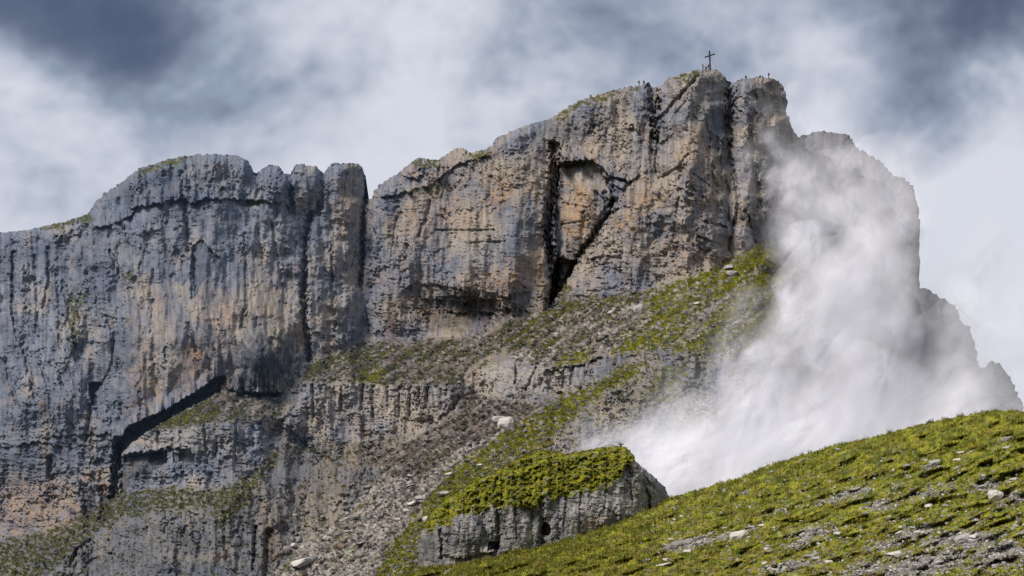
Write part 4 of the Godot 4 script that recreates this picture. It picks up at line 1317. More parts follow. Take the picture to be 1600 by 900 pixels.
	while made < 230:
		var px := g.randf_range(1040, 1600)
		var py := g.randf_range(700, 898)
		var c := along(meadow.crest, px)
		if py < c + 22.0:
			continue
		var p := on_meadow(px, py)
		var want: float = p[1] * 0.8 + 0.5 * smoothstep(740.0, 900.0, py + 0.12 * (px - 1300.0))
		if g.randf() > want:
			continue
		var n := g.randi_range(0, 7)
		var size := 3.0 + 6.0 * pow(g.randf(), 3.0)
		place_rock("stone", blocks[n], tones[[0, 0, 1, 3, 1, 2][g.randi_range(0, 5)]], p[0], size * g.randf_range(0.9, 1.5), size * 0.8, g.randf_range(0, TAU), "small pale stone scattered among others in the near meadow", "stone", "stones scattered over the near meadow")
		made += 1
	# the uncountable rest
	scatter("gravel", "small grey rubble covering the bare patches of the near meadow", "gravel", 10000, func() -> Array:
		var px := g.randf_range(1000, 1640)
		var py := g.randf_range(700, 960)
		if py < along(meadow.crest, px) + 8.0:
			return []
		var p := on_meadow(px, py)
		if g.randf() > p[1] * 1.1 + 0.05:
			return []
		var f := (0.6 + 2.2 * pow(g.randf(), 3.0)) * (p[0] as Vector3).length() * 0.00034
		return [p[0], f, g.randf_range(0.25, 0.62) * (1.0 if g.randf() > 0.3 else 0.6)])
	scatter("scree", "loose grey scree and rubble lying in the gully and on the ledges", "scree", 26000, func() -> Array:
		var px := g.randf_range(180, 1160)
		var py := g.randf_range(450, 930)
		var k := on_relief(mountain, px, py)
		if g.randf() > scree_of_mountain[k]:
			return []
		return [mountain.pos[k], (0.30 + 3.2 * pow(g.randf(), 11.0)) * 0.17, g.randf_range(0.65, 1.15) * mountain.col[k].g])


func place_rock(called: String, m: Mesh, mat: Material, p: Vector3, wide: float, high: float, turn: float, label: String, category: String, group: String) -> void:
	var o := put(called, m, mat)
	var px := p.length() * 2.0 * th / 900.0
	o.transform = Transform3D(Basis.from_euler(Vector3(0.15 * sin(turn * 7.0), turn, 0.22)).scaled_local(Vector3(wide * 0.62, high * 0.95, wide * 0.62) * px), p + Vector3(0, high * 0.18 * px, 0))
	tag(o, label, category, "", group)


func knobbly_boulder(mat: Material) -> void:   # an undercut knob of rock on a narrow foot
	var k := on_relief(outcrop, 970, 690)
	var p: Vector3 = outcrop.pos[k]
	var px := p.length() * 2.0 * th / 900.0
	var o := put("boulder", block_mesh(140, 0.9), mat)
	var st := SurfaceTool.new()
	st.begin(Mesh.PRIMITIVE_TRIANGLES)
	for q in [[0.0, 1.5, 2.2, 2.6, 141], [-1.5, 5.4, 3.3, 2.4, 142], [2.6, 4.8, 2.0, 1.5, 143], [-0.5, 3.6, 2.0, 2.0, 144]]:
		var b := Basis.from_euler(Vector3(0, q[4], 0)).scaled(Vector3(q[2], q[3], q[2]) * px)
		st.append_from(block_mesh(q[4], 0.9), 0, Transform3D(b, Vector3(q[0], q[1], 0) * px))
	o.mesh = st.commit()
	o.position = p
	tag(o, "dark knobbly rock on a narrow foot at the top edge of the grass-capped rock", "boulder")


func scatter(called: String, label: String, category: String, n: int, pick: Callable) -> void:
	var g := RandomNumberGenerator.new()
	g.seed = n
	var mat := vertex_material(0.95, 0.6, 37)
	var mm := MultiMesh.new()
	mm.transform_format = MultiMesh.TRANSFORM_3D
	mm.use_colors = true
	mm.mesh = low_block()
	var xf := []
	var tint := []
	var tries := 0
	while xf.size() < n and tries < n * 30:
		tries += 1
		var q: Array = pick.call()
		if q.is_empty():
			continue
		var b := Basis.from_euler(Vector3(g.randf_range(-0.6, 0.6), g.randf_range(0, TAU), g.randf_range(-0.6, 0.6))).scaled_local(Vector3(g.randf_range(0.8, 1.5), g.randf_range(0.45, 0.9), 1.0) * q[1])
		xf.append(Transform3D(b, q[0]))
		tint.append(Color(q[2], q[2] * 0.98, q[2] * 0.96))
	mm.instance_count = xf.size()
	for i in xf.size():
		mm.set_instance_transform(i, xf[i])
		mm.set_instance_color(i, tint[i])
	var o := MultiMeshInstance3D.new()
	o.name = called
	o.multimesh = mm
	o.material_override = mat
	add_child(o)
	tag(o, label, category, "stuff")


func low_block() -> ArrayMesh:
	var g := RandomNumberGenerator.new()
	g.seed = 5
	var st := SurfaceTool.new()
	st.begin(Mesh.PRIMITIVE_TRIANGLES)
	st.set_smooth_group(-1)
	var v := []
	for c in [Vector3(-1, -1, -1), Vector3(1, -1, -1), Vector3(1, -1, 1), Vector3(-1, -1, 1), Vector3(-1, 1, -1), Vector3(1, 1, -1), Vector3(1, 1, 1), Vector3(-1, 1, 1)]:
		v.append(c * Vector3(g.randf_range(0.55, 1.0), g.randf_range(0.5, 1.0), g.randf_range(0.55, 1.0)))
	for f in [[0, 1, 2, 3], [7, 6, 5, 4], [0, 4, 5, 1], [1, 5, 6, 2], [2, 6, 7, 3], [3, 7, 4, 0]]:
		for k in [f[0], f[2], f[1], f[0], f[3], f[2]]:
			st.set_color(Color.WHITE)
			st.add_vertex(v[k])
	st.generate_normals()
	return st.commit()


# ------------------------------------------------------------------ the summit cross

func rim_of(px: float) -> Vector3:   # the top of the mountain over the sheet's x
	var i := clampi(int((px - mountain.x0) / mountain.s + 0.5), 0, mountain.w - 1)
	for j in mountain.h:
		if mountain.ins[j * mountain.w + i]:
			return mountain.pos[j * mountain.w + i]
	return Vector3.ZERO


func beam(size: Vector3, bevel: float) -> ArrayMesh:   # a squared timber with chamfered edges, standing on the origin along y
	var st := SurfaceTool.new()
	st.begin(Mesh.PRIMITIVE_TRIANGLES)
	st.set_smooth_group(-1)
	var a := size.x / 2.0
	var c := size.z / 2.0
	var ring := [Vector2(-a + bevel, -c), Vector2(a - bevel, -c), Vector2(a, -c + bevel), Vector2(a, c - bevel), Vector2(a - bevel, c), Vector2(-a + bevel, c), Vector2(-a, c - bevel), Vector2(-a, -c + bevel)]
	for i in 8:
		var p: Vector2 = ring[i]
		var q: Vector2 = ring[(i + 1) % 8]
		var v := [Vector3(p.x, 0, p.y), Vector3(q.x, 0, q.y), Vector3(q.x, size.y, q.y), Vector3(p.x, size.y, p.y)]
		for k in [0, 1, 2, 0, 2, 3]:
			st.add_vertex(v[k])
		for k in [Vector3(0, size.y, 0), v[3], v[2], Vector3.ZERO, v[1], v[0]]:
			st.add_vertex(k)
	st.generate_normals()
	return st.commit()


func build_cross() -> void:
	var wood := StandardMaterial3D.new()
	var n := NoiseTexture2D.new()
	n.width = 128
	n.height = 128
	n.seamless = true
	n.noise = nz.fbm2.duplicate()
	n.noise.frequency = 0.05
	wood.albedo_texture = n
	wood.albedo_color = Color(0.022, 0.019, 0.018).linear_to_srgb()
	wood.uv1_triplanar = true
	wood.uv1_scale = Vector3(4, 0.7, 4)
	wood.roughness = 0.9
	var iron := StandardMaterial3D.new()
	iron.albedo_color = Color(0.25, 0.25, 0.26)
	iron.metallic = 0.8
	iron.roughness = 0.5
	var root := Node3D.new()
	root.name = "summit_cross"
	add_child(root)
	root.position = rim_of(1110) + Vector3(0, -0.4, -0.4)
	root.rotation.y = deg_to_rad(-46)
	tag(root, "tall dark timber cross on the summit, held by thin guy cables", "cross")
	put("post", beam(Vector3(0.36, 6.6, 0.36), 0.04), wood, root).rotation.z = deg_to_rad(1.5)
	var arm := put("crossbeam", beam(Vector3(0.34, 3.9, 0.30), 0.04), wood, root)
	arm.rotation.z = PI / 2.0
	arm.position = Vector3(1.95, 5.05, 0.06)
	put("foot_plate", beam(Vector3(0.8, 0.3, 0.8), 0.05), iron, root).position = Vector3(0, 0.25, 0)
	for e in [Vector3(3.6, 0.0, 1.4), Vector3(-3.4, 0.0, 0.8), Vector3(0.4, -0.4, -3.6)]:
		var top := Vector3(signf(e.x) * 0.15, 4.5, 0)
		var c := put("guy_cable", beam(Vector3(0.03, top.distance_to(e), 0.03), 0.008), iron, root)
		var up: Vector3 = (top - e).normalized()
		var side := up.cross(Vector3(0.3, 0.2, 0.9)).normalized()
		c.transform = Transform3D(Basis(side, up, side.cross(up)), e)


# ------------------------------------------------------------------ hikers

# The skeleton of a pose: joints in metres, y up, facing +z.
func pose(kind: String) -> Dictionary:
	var j := {"hip": Vector3(0, 0.95, 0), "chest": Vector3(0, 1.32, 0), "neck": Vector3(0, 1.50, 0.01), "head": Vector3(0, 1.66, 0.03)}
	for s in [-1.0, 1.0]:
		var e := "l" if s < 0 else "r"
		j["hip" + e] = Vector3(0.10 * s, 0.92, 0)
		j["knee" + e] = Vector3(0.12 * s, 0.50, 0.03)
		j["foot" + e] = Vector3(0.13 * s, 0.08, -0.02)
		j["toe" + e] = Vector3(0.15 * s, 0.05, 0.17)
		j["sh" + e] = Vector3(0.19 * s, 1.43, 0)
		j["el" + e] = Vector3(0.27 * s, 1.15, -0.03)
		j["hand" + e] = Vector3(0.27 * s, 0.90, 0.08)
	if kind == "walk":
		j.kneer = Vector3(0.12, 0.52, 0.22)
		j.footr = Vector3(0.12, 0.12, 0.18)
		j.toer = Vector3(0.13, 0.08, 0.38)
		j.footl = Vector3(-0.12, 0.10, -0.25)
		j.toel = Vector3(-0.13, 0.04, -0.06)
		for k in ["chest", "neck", "head", "shl", "shr"]:
			j[k] += Vector3(0, -0.02, 0.14 if k != "chest" else 0.08)
		j.elr = Vector3(0.27, 1.16, 0.02)
		j.handr = Vector3(0.25, 1.02, 0.28)
	elif kind == "lookout":
		j.elr = Vector3(0.44, 1.38, 0.14)
		j.handr = Vector3(0.17, 1.66, 0.20)
	elif kind == "sit" or kind == "crouch":
		var down := 0.80 if kind == "sit" else 0.55
		for k in j.keys():
			if not (k.begins_with("knee") or k.begins_with("foot") or k.begins_with("toe")):
				j[k] += Vector3(0, -down, -0.05)
		for s in [-1.0, 1.0]:
			var e := "l" if s < 0 else "r"
			j["knee" + e] = Vector3(0.16 * s, 0.50 if kind == "sit" else 0.58, 0.34)
			j["foot" + e] = Vector3(0.15 * s, 0.09, 0.48 if kind == "sit" else 0.12)
			j["toe" + e] = Vector3(0.17 * s, 0.06, 0.66 if kind == "sit" else 0.30)
			j["el" + e] = j["sh" + e] + Vector3(0.06 * s, -0.26, 0.10)
			j["hand" + e] = Vector3(0.14 * s, 0.50 if kind == "sit" else 0.66, 0.32)
		for k in ["neck", "head", "shl", "shr", "chest"]:
			j[k] += Vector3(0, -0.03, 0.10 if kind == "sit" else 0.20)
	return j


func figure(kind: String, coat: Color, trousers: Color, hair: Color) -> ArrayMesh:
	var j := pose(kind)
	var skin := Color(0.42, 0.25, 0.18)
	var boots := Color(0.05, 0.04, 0.035)
	var bones := [[j.hip, j.chest, 0.145, 0.165, coat], [j.chest, (j.shl + j.shr) / 2.0, 0.165, 0.10, coat], [j.shl, j.shr, 0.085, 0.085, coat], [j.neck, j.head - Vector3(0, 0.06, 0), 0.055, 0.055, skin], [j.head, j.head + Vector3(0, 0.0, 0.012), 0.098, 0.092, skin],
		[j.head + Vector3(0, 0.045, -0.025), j.head + Vector3(0, 0.05, -0.01), 0.098, 0.095, hair], [j.head + Vector3(0, -0.02, 0.10), j.head + Vector3(0, 0.0, 0.095), 0.018, 0.012, skin], [j.hipl, j.hipr, 0.12, 0.12, trousers]]
	if kind == "walk" or kind == "lookout":   # a rucksack
		bones.append([j.chest + Vector3(0, -0.10, -0.24), j.chest + Vector3(0, 0.12, -0.23), 0.15, 0.13, trousers])
	for e in ["l", "r"]:
		bones.append_array([[j["hip" + e], j["knee" + e], 0.095, 0.062, trousers], [j["knee" + e], j["foot" + e], 0.062, 0.045, trousers], [j["foot" + e], j["toe" + e], 0.052, 0.042, boots],
			[j["sh" + e], j["el" + e], 0.066, 0.05, coat], [j["el" + e], j["hand" + e], 0.05, 0.034, coat]])
	var lo := Vector3.INF
	var hi := -Vector3.INF
	for b in bones:
		for k in 2:
			lo = lo.min(b[k] - Vector3.ONE * 0.24)
			hi = hi.max(b[k] + Vector3.ONE * 0.24)
	var st := SurfaceTool.new()
	st.begin(Mesh.PRIMITIVE_TRIANGLES)
	nets(st, bones, lo, hi, 0.042, 0.03)
	for e in ["l", "r"]:
		var w: Vector3 = j["hand" + e]
		var f: Vector3 = (w - j["el" + e]).normalized()
		var across := f.cross(Vector3.UP).normalized() if absf(f.y) < 0.9 else Vector3(0, 0, 1)
		var palm := across.cross(f)
		var hand := [[w, w + f * 0.075, 0.030, 0.034, skin]]
		for n in 4:   # four fingers of unequal length, curled a little, then the thumb from the palm's side
			var root: Vector3 = w + f * 0.08 + across * (n - 1.5) * 0.019
			var mid: Vector3 = root + f * [0.036, 0.042, 0.039, 0.030][n] + palm * 0.008
			hand.append_array([[root, mid, 0.010, 0.009, skin], [mid, mid + f * [0.026, 0.032, 0.029, 0.022][n] + palm * 0.022, 0.009, 0.007, skin]])
		var t: Vector3 = w + f * 0.03 + across * 0.036
		hand.append_array([[t, t + f * 0.03 + across * 0.026 + palm * 0.01, 0.012, 0.010, skin], [t + f * 0.03 + across * 0.026 + palm * 0.01, t + f * 0.06 + across * 0.030 + palm * 0.022, 0.010, 0.008, skin]])
		nets(st, hand, w - Vector3.ONE * 0.19, w + Vector3.ONE * 0.19, 0.014, 0.006)
	st.index()
	st.generate_normals()
	return st.commit()


# Surface nets over the smooth union of tapered capsules [from, to, radius, radius, colour].
func nets(st: SurfaceTool, bones: Array, lo: Vector3, hi: Vector3, cell: float, blend: float) -> void:
	var n := Vector3i(((hi - lo) / cell).ceil()) + Vector3i.ONE
	var f := PackedFloat32Array()
	f.resize(n.x * n.y * n.z)
	f.fill(1.0)
	for b in bones:   # visit only the cells near each bone
		var r: float = maxf(b[2], b[3]) + blend * 3.0 + cell * 2.0
		var p: Vector3 = b[0]
		var d: Vector3 = b[1] - p
		var l := maxf(d.length_squared(), 1e-9)
		var a := Vector3i(((p.min(b[1]) - Vector3.ONE * r - lo) / cell).floor()).clamp(Vector3i.ZERO, n - Vector3i.ONE)
		var z := Vector3i(((p.max(b[1]) + Vector3.ONE * r - lo) / cell).ceil()).clamp(Vector3i.ZERO, n - Vector3i.ONE)
		for k in range(a.z, z.z + 1):
			for j in range(a.y, z.y + 1):
				for i in range(a.x, z.x + 1):
					var q := lo + Vector3(i, j, k) * cell
					var t := clampf((q - p).dot(d) / l, 0.0, 1.0)
					var v := q.distance_to(p + d * t) - lerpf(b[2], b[3], t)
					var at_ := (k * n.y + j) * n.x + i
					var h := clampf(0.5 + 0.5 * (f[at_] - v) / blend, 0.0, 1.0)
					f[at_] = lerpf(f[at_], v, h) - blend * h * (1.0 - h)
	var vert := {}
	var step := [1, n.x, n.x * n.y]
	var corner := [0, 1, n.x, n.x + 1, n.x * n.y, n.x * n.y + 1, n.x * n.y + n.x, n.x * n.y + n.x + 1]
	for k in n.z - 1:
		for j in n.y - 1:
			for i in n.x - 1:
				var base := (k * n.y + j) * n.x + i
				var sum := Vector3.ZERO
				var hits := 0
				for c in 8:
					for ax in 3:
						if not (c >> ax) & 1:
							var u: float = f[base + corner[c]]
							var w: float = f[base + corner[c] + step[ax]]
							if (u < 0.0) != (w < 0.0):
								var o := Vector3(c & 1, (c >> 1) & 1, (c >> 2) & 1)
								o[ax] += u / (u - w)
								sum += o
								hits += 1
				if hits:
					vert[base] = lo + (Vector3(i, j, k) + sum / hits) * cell
	for base in vert:
		for ax in 3:
			var u: float = f[base]
			var w: float = f[base + step[ax]] if base + step[ax] < f.size() else u
			if (u < 0.0) == (w < 0.0):
				continue
			var s1: int = step[(ax + 1) % 3]
			var s2: int = step[(ax + 2) % 3]
			var q := [base, base - s1, base - s1 - s2, base - s2]
			if not (vert.has(q[1]) and vert.has(q[2]) and vert.has(q[3])):
				continue
			for e in ([0, 2, 1, 0, 3, 2] if u < 0.0 else [0, 1, 2, 0, 2, 3]):
				var p: Vector3 = vert[q[e]]
				var best := 1e9
				var c := Color.WHITE
				for b in bones:
					var g: float = Geometry3D.get_closest_point_to_segment(p, b[0], b[1]).distance_to(p) - (b[2] + b[3]) / 2.0
					if g < best:
						best = g
						c = b[4]
				st.set_color(c)
				st.add_vertex(p)


func build_people() -> void:
	var cloth := StandardMaterial3D.new()
	cloth.vertex_color_use_as_albedo = true
	cloth.roughness = 0.9
	var navy := Color(0.012, 0.014, 0.022)
	var black := Color(0.009, 0.009, 0.011)
	var red := Color(0.10, 0.022, 0.02)
	var rust := Color(0.13, 0.05, 0.025)
	var grey := Color(0.03, 0.03, 0.035)
	var hair := Color(0.03, 0.02, 0.015)
	for q in [   # [sheet x, pose, turn, coat, trousers, how far back, how far down, label]
		[998.0, "walk", 100.0, navy, black, 0.3, 0.0, "person in dark clothes walking uphill on the ridge left of the notch"],
		[1004.5, "crouch", 80.0, black, navy, 0.3, 0.1, "person in dark clothes crouching beside the pointed rock on the ridge"],
		[1098.4, "stand", 60.0, black, navy, 0.3, 0.0, "person in black standing left of the summit cross"],
		[1102.2, "sit", 20.0, rust, grey, 0.0, 0.0, "person in rust-coloured clothes sitting between two standing people by the cross"],
		[1106.6, "stand", -30.0, red, black, 0.2, 0.0, "person in dark red standing close against the foot of the cross"],
		[1118.6, "sit", 40.0, grey, black, 0.3, 0.35, "person in grey sitting low just right of the summit cross"],
		[1165.6, "crouch", -70.0, black, navy, 0.3, 0.0, "person in black crouching at the left end of the second summit"],
		[1181.0, "sit", 150.0, navy, black, 0.5, 0.45, "person sitting low in the middle of the second summit"],
		[1187.4, "sit", -60.0, black, grey, 0.3, 0.0, "person in black sitting bent forward on the second summit"],
		[1191.6, "sit", 120.0, grey, navy, 0.5, 0.25, "person in grey sitting next to the bent sitting person"],
		[1200.0, "lookout", -80.0, navy, black, 0.2, 0.0, "standing person with a hand raised to the face on the second summit"],
		[924.0, "walk", 95.0, black, navy, 1.2, 0.9, "person half hidden behind the grassy skyline far down the ridge"],
	]:
		var o := put("person", figure(q[1], q[3], q[4], hair), cloth)
		o.position = rim_of(q[0]) + Vector3(0, 0.0 - q[6], -q[5])
		o.scale = Vector3.ONE * 1.12
		o.rotation_degrees.y = q[2]
		tag(o, q[7], "person", "", "hikers on the summit ridge")


# ------------------------------------------------------------------ grass

func tuft_mesh(sd: int, blades: int) -> ArrayMesh:
	var g := RandomNumberGenerator.new()
	g.seed = sd
	var st := SurfaceTool.new()
	st.begin(Mesh.PRIMITIVE_TRIANGLES)
	for n in blades:
		var a := g.randf_range(0, TAU)
		var root := Vector3(g.randf_range(-0.5, 0.5), -0.1, g.randf_range(-0.5, 0.5))
		var lean := Vector3(cos(a), 0, sin(a)) * g.randf_range(0.2, 0.9)
		var side := Vector3(-sin(a), 0, cos(a)) * g.randf_range(0.06, 0.12) * (0.55 if blades > 10 else 1.0)
		var hgt := g.randf_range(0.5, 1.0)
		var mid := root + lean * 0.35 + Vector3(0, hgt * 0.7, 0)
		var tip := root + lean + Vector3(0, hgt, 0)
		for v in [root - side, root + side, mid + side * 0.7, root - side, mid + side * 0.7, mid - side * 0.7, mid - side * 0.7, mid + side * 0.7, tip]:
			st.set_color(Color.WHITE)
			st.set_normal((Vector3.UP + lean * 0.4).normalized())
			st.add_vertex(v)
	return st.commit()


func build_tufts() -> void:
	var g := RandomNumberGenerator.new()
	g.seed = 91
	var mat := StandardMaterial3D.new()
	mat.vertex_color_use_as_albedo = true
	mat.roughness = 1.0
	mat.specular_mode = BaseMaterial3D.SPECULAR_DISABLED
	mat.cull_mode = BaseMaterial3D.CULL_DISABLED
	mat.backlight_enabled = true
	mat.backlight = Color(0.9, 0.9, 0.9)
	var near := []
	var tone := []
	while near.size() < 24000:
		var px := g.randf_range(540, 1660)
		var c := along(meadow.crest, px)
		var py := lerpf(c, 960.0, g.randf())
		var p := on_meadow(px, py)
		if g.randf() < p[1]:
			continue
		var s := (p[0] as Vector3).length() * 0.00033 * g.randf_range(1.6, 4.2)
		near.append(Transform3D(Basis.from_euler(Vector3(0, g.randf_range(0, TAU), 0)).scaled(Vector3(s * 1.3, s, s * 1.3)), p[0]))
		var col := turf_color(px * 0.8, (py + 0.27 * px) * 0.8, 0.08 + 0.30 * smoothstep(760.0, 900.0, py))
		var v := g.randf_range(1.1, 1.8)
		tone.append(Color(col.r * v, col.g * v, col.b * v))
	grass_copies("grass", "short green and straw-coloured grass tufts all over the near slope", near, tone, mat, 7)
	near = []
	tone = []
	while near.size() < 5000:   # taller tussocks, straw-coloured and dark green
		var px := g.randf_range(560, 1660)
		var c := along(meadow.crest, px)
		var py := lerpf(c, 940.0, pow(g.randf(), 1.4))
		var p := on_meadow(px, py)
		if g.randf() < p[1] * 0.9 or g.randf() > 0.55 + 2.0 * nz.fbm2.get_noise_2d(px / 22.0 + 70.0, (py + 0.27 * px) / 9.0):
			continue
		var s := (p[0] as Vector3).length() * 0.00033 * g.randf_range(4.0, 8.5)
		near.append(Transform3D(Basis.from_euler(Vector3(0, g.randf_range(0, TAU), 0)).scaled(Vector3(s * 0.9, s, s * 0.9)), p[0]))
		var k := g.randf()
		tone.append(Color(0.16, 0.19, 0.03).lerp(Color(0.46, 0.40, 0.12), k * k) * g.randf_range(0.8, 1.3))
	grass_copies("grass", "taller tussocks of straw-coloured and dark green grass on the near slope", near, tone, mat, 15)
	near = []
	tone = []
	while near.size() < 6000:
		var px := g.randf_range(655, 1040)
		var py := g.randf_range(696, 840)
		var k := on_relief(outcrop, px, py)
		if not outcrop.ins[k] or turf_of_outcrop[k] < 0.6 or outcrop.nor[k].y < 0.1:
			continue
		var s := 0.058 * g.randf_range(1.2, 3.0)
		near.append(Transform3D(Basis.from_euler(Vector3(0, g.randf_range(0, TAU), 0)).scaled(Vector3(s * 1.4, s, s * 1.4)), outcrop.pos[k]))
		var col := outcrop.col[k]
		var v := g.randf_range(1.1, 1.8)
		tone.append(Color(col.r * v, col.g * v, col.b * v))
	grass_copies("grass", "tussocky grass growing over the top of the huge grey rock", near, tone, mat, 8)
	near = []
	tone = []
	while near.size() < 60000:
		var px := g.randf_range(-10, 1240)
		var py := g.randf_range(370, 920)
		var k := on_relief(mountain, px, py)
		if not mountain.ins[k] or turf_of_mountain[k] < 0.5 or mountain.nor[k].y < 0.1:
			continue
		var s := 0.17 * g.randf_range(0.9, 2.2)
		near.append(Transform3D(Basis.from_euler(Vector3(0, g.randf_range(0, TAU), 0)).scaled(Vector3(s * 1.5, s * 0.8, s * 1.5)), mountain.pos[k]))
		var col := mountain.col[k]
		var v := g.randf_range(0.7, 1.25)
		tone.append(Color(col.r * v, col.g * v, col.b * v))
	grass_copies("grass", "green grass on the spur, the ledges and the foot of the mountain cliffs", near, tone, mat, 6)


func grass_copies(called: String, label: String, xf: Array, tone: Array, mat: Material, blades: int) -> void:
	var mm := MultiMesh.new()
	mm.transform_format = MultiMesh.TRANSFORM_3D
	mm.use_colors = true
	mm.mesh = tuft_mesh(blades * 3, blades)
	mm.instance_count = xf.size()
	for i in xf.size():
		mm.set_instance_transform(i, xf[i])
		mm.set_instance_color(i, tone[i])
	var o := MultiMeshInstance3D.new()
	o.name = called
	o.multimesh = mm
	o.material_override = mat
	add_child(o, true)
	tag(o, label, "grass", "stuff")


# ------------------------------------------------------------------ mist

# A rag of mist: a shallow, wrinkled dome, thick in the middle and thinning to nothing at its edge.
func rag_mesh(sd: int, wispy: float) -> ArrayMesh:
	var n := FastNoiseLite.new()
	n.seed = sd
	n.frequency = 0.9
	var n2 := FastNoiseLite.new()
	n2.seed = sd + 50
	n2.frequency = 1.0
	n2.fractal_octaves = 4
	var rings := 14
	var seg := 32
	var v := PackedVector3Array()
	var c := PackedColorArray()
	var ix := PackedInt32Array()
	for i in rings + 1:
		var r := float(i) / rings
		for a in seg:
			var p := Vector2.from_angle(TAU * a / seg) * r
			v.append(Vector3(p.x, p.y, 0.40 * (1.0 - r * r) + 0.14 * n.get_noise_2dv(p * 1.5)))
			c.append(Color(1, 1, 1, clampf(pow(maxf(0.0, 1.0 - r * r), 2.2) * clampf(0.85 + wispy * n2.get_noise_2d(p.x * 1.6, p.y * 0.9), 0.1, 1.3), 0.0, 1.0)))
	for i in rings:
		for a in seg:
			var b := (a + 1) % seg
			ix.append_array([i * seg + a, i * seg + b, (i + 1) * seg + a, i * seg + b, (i + 1) * seg + b, (i + 1) * seg + a])
	var arr := []
	arr.resize(Mesh.ARRAY_MAX)
	arr[Mesh.ARRAY_VERTEX] = v
	arr[Mesh.ARRAY_COLOR] = c
	arr[Mesh.ARRAY_INDEX] = ix
	var st := SurfaceTool.new()
	st.create_from_arrays(arr)
	st.generate_normals()
	return st.commit()


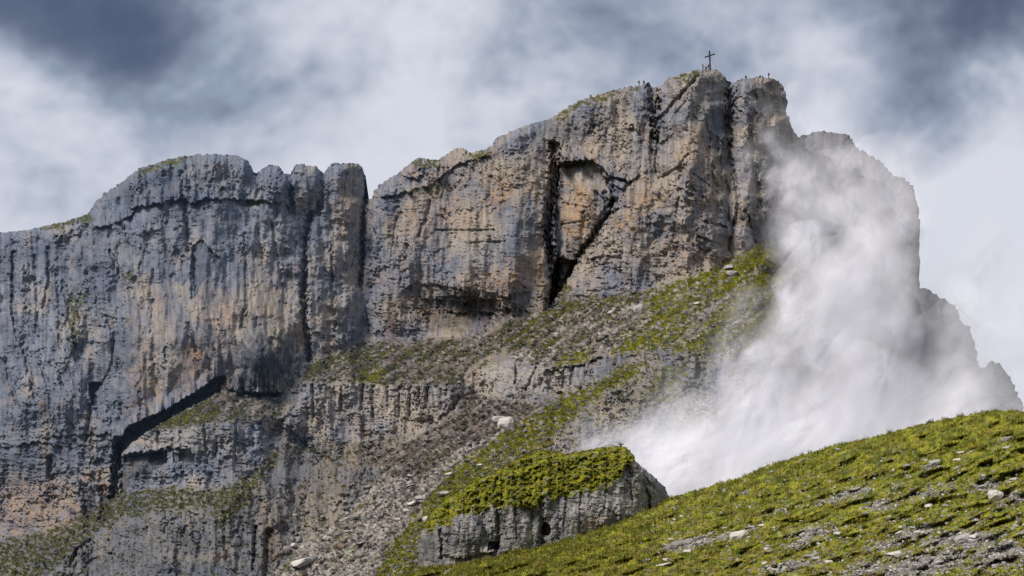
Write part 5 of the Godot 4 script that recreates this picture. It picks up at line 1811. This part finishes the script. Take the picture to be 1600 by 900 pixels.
func build_mist() -> void:
	var g := RandomNumberGenerator.new()
	g.seed = 15
	var mat := StandardMaterial3D.new()
	mat.transparency = BaseMaterial3D.TRANSPARENCY_ALPHA
	mat.vertex_color_use_as_albedo = true
	mat.albedo_color = Color(0.865, 0.87, 0.915)
	mat.roughness = 1.0
	mat.specular_mode = BaseMaterial3D.SPECULAR_DISABLED
	mat.cull_mode = BaseMaterial3D.CULL_DISABLED
	mat.backlight_enabled = true
	mat.backlight = Color(0.6, 0.6, 0.6)
	var kinds := []
	for n in 6:
		kinds.append([])
	# drifts: [sheet x, y, spread x, y, how many, thickness, nearest, farthest, least and greatest size on the sheet, lean]
	for q in [
		[1330, 480, 36, 74, 30, 0.28, 430, 560, 50, 105, 0.1], [1300, 620, 100, 50, 40, 0.36, 400, 540, 60, 120, 0.3], [1110, 735, 80, 22, 30, 0.36, 330, 455, 45, 100, 0.6], [1230, 690, 90, 34, 26, 0.36, 340, 480, 60, 120, 0.4],
		[1020, 705, 44, 20, 16, 0.20, 330, 440, 26, 60, 0.8], [955, 685, 36, 18, 10, 0.11, 330, 430, 22, 46, 0.8], [1100, 660, 40, 26, 16, 0.24, 370, 460, 28, 60, 0.7], [1205, 585, 24, 46, 18, 0.30, 410, 480, 30, 60, 0.3],
		[1228, 480, 16, 50, 16, 0.26, 440, 505, 24, 48, 0.2], [1195, 215, 20, 60, 12, 0.12, 500, 540, 18, 44, -0.2], [1225, 330, 26, 60, 20, 0.18, 480, 540, 24, 56, -0.3], [1270, 330, 36, 50, 14, 0.14, 500, 600, 30, 66, -0.3],
		[1335, 390, 34, 46, 16, 0.20, 500, 610, 36, 76, 0.0], [1430, 650, 80, 30, 26, 0.30, 400, 600, 50, 110, 0.5], [1420, 570, 50, 50, 16, 0.20, 500, 610, 44, 90, 0.2], [1530, 660, 50, 24, 14, 0.20, 450, 610, 44, 80, 0.4], [1172, 300, 16, 60, 7, 0.09, 500, 535, 16, 40, -0.3],
		[1260, 690, 110, 24, 12, 0.30, 330, 400, 110, 160, 0.5], [1420, 620, 70, 30, 8, 0.28, 350, 460, 100, 150, 0.4], [1330, 560, 40, 50, 8, 0.30, 400, 470, 90, 140, 0.2],
		[1145, 240, 14, 50, 4, 0.07, 510, 535, 14, 30, -0.3], [1390, 410, 20, 50, 10, 0.16, 540, 610, 34, 66, 0.0], [1350, 320, 46, 50, 32, 0.17, 545, 610, 60, 105, 0.0], [1480, 560, 56, 60, 32, 0.18, 520, 610, 60, 105, 0.0], [1280, 275, 40, 36, 24, 0.16, 555, 605, 45, 80, 0.0], [1315, 370, 44, 44, 26, 0.17, 470, 540, 40, 84, -0.2], [1260, 400, 24, 50, 14, 0.16, 470, 530, 30, 60, -0.2],
	]:
		for n in q[4]:
			var px: float = q[0] + g.randfn() * q[2]
			var py: float = q[1] + g.randfn() * q[3]
			var d := g.randf_range(q[6], q[7])
			var p := at(px, py, d)
			var s := g.randf_range(q[8], q[9]) * p.length() * 2.0 * th / 900.0
			var b := Basis.from_euler(Vector3(g.randf_range(-0.85, 0.25), g.randf_range(-0.7, 0.45), -q[10] + g.randf_range(-0.5, 0.5)))
			kinds[g.randi_range(0, 2) if q[5] > 0.27 or q[8] >= 60 else g.randi_range(1, 5)].append([Transform3D(b.scaled_local(Vector3(0.75, 1.35, 0.8 if g.randf() < 0.5 else -0.8) * s), p), q[5] * g.randf_range(0.6, 1.25)])
	var root := Node3D.new()
	root.name = "mist"
	add_child(root)
	tag(root, "bank of white mist rising beside the summit cliff", "mist", "stuff")
	var air := FogVolume.new()   # thin blue air before the long cliff
	air.name = "haze"
	air.shape = RenderingServer.FOG_VOLUME_SHAPE_ELLIPSOID
	air.size = Vector3(240, 170, 130)
	air.position = Vector3(-125, 130, -425)
	var fm := FogMaterial.new()
	fm.albedo = Color(0.66, 0.80, 1.0)
	fm.density = 0.00028
	air.material = fm
	add_child(air)
	tag(air, "thin bluish haze before the long cliff", "haze", "stuff")
	for n in 6:
		var mm := MultiMesh.new()
		mm.transform_format = MultiMesh.TRANSFORM_3D
		mm.use_colors = true
		mm.mesh = rag_mesh(n * 7 + 1, 0.35 if n < 3 else 0.95)
		mm.instance_count = kinds[n].size()
		for i in kinds[n].size():
			mm.set_instance_transform(i, kinds[n][i][0])
			mm.set_instance_color(i, Color(1, 1, 1, kinds[n][i][1]))
		var o := MultiMeshInstance3D.new()
		o.name = "mist_drift"
		o.multimesh = mm
		o.material_override = mat
		root.add_child(o, true)
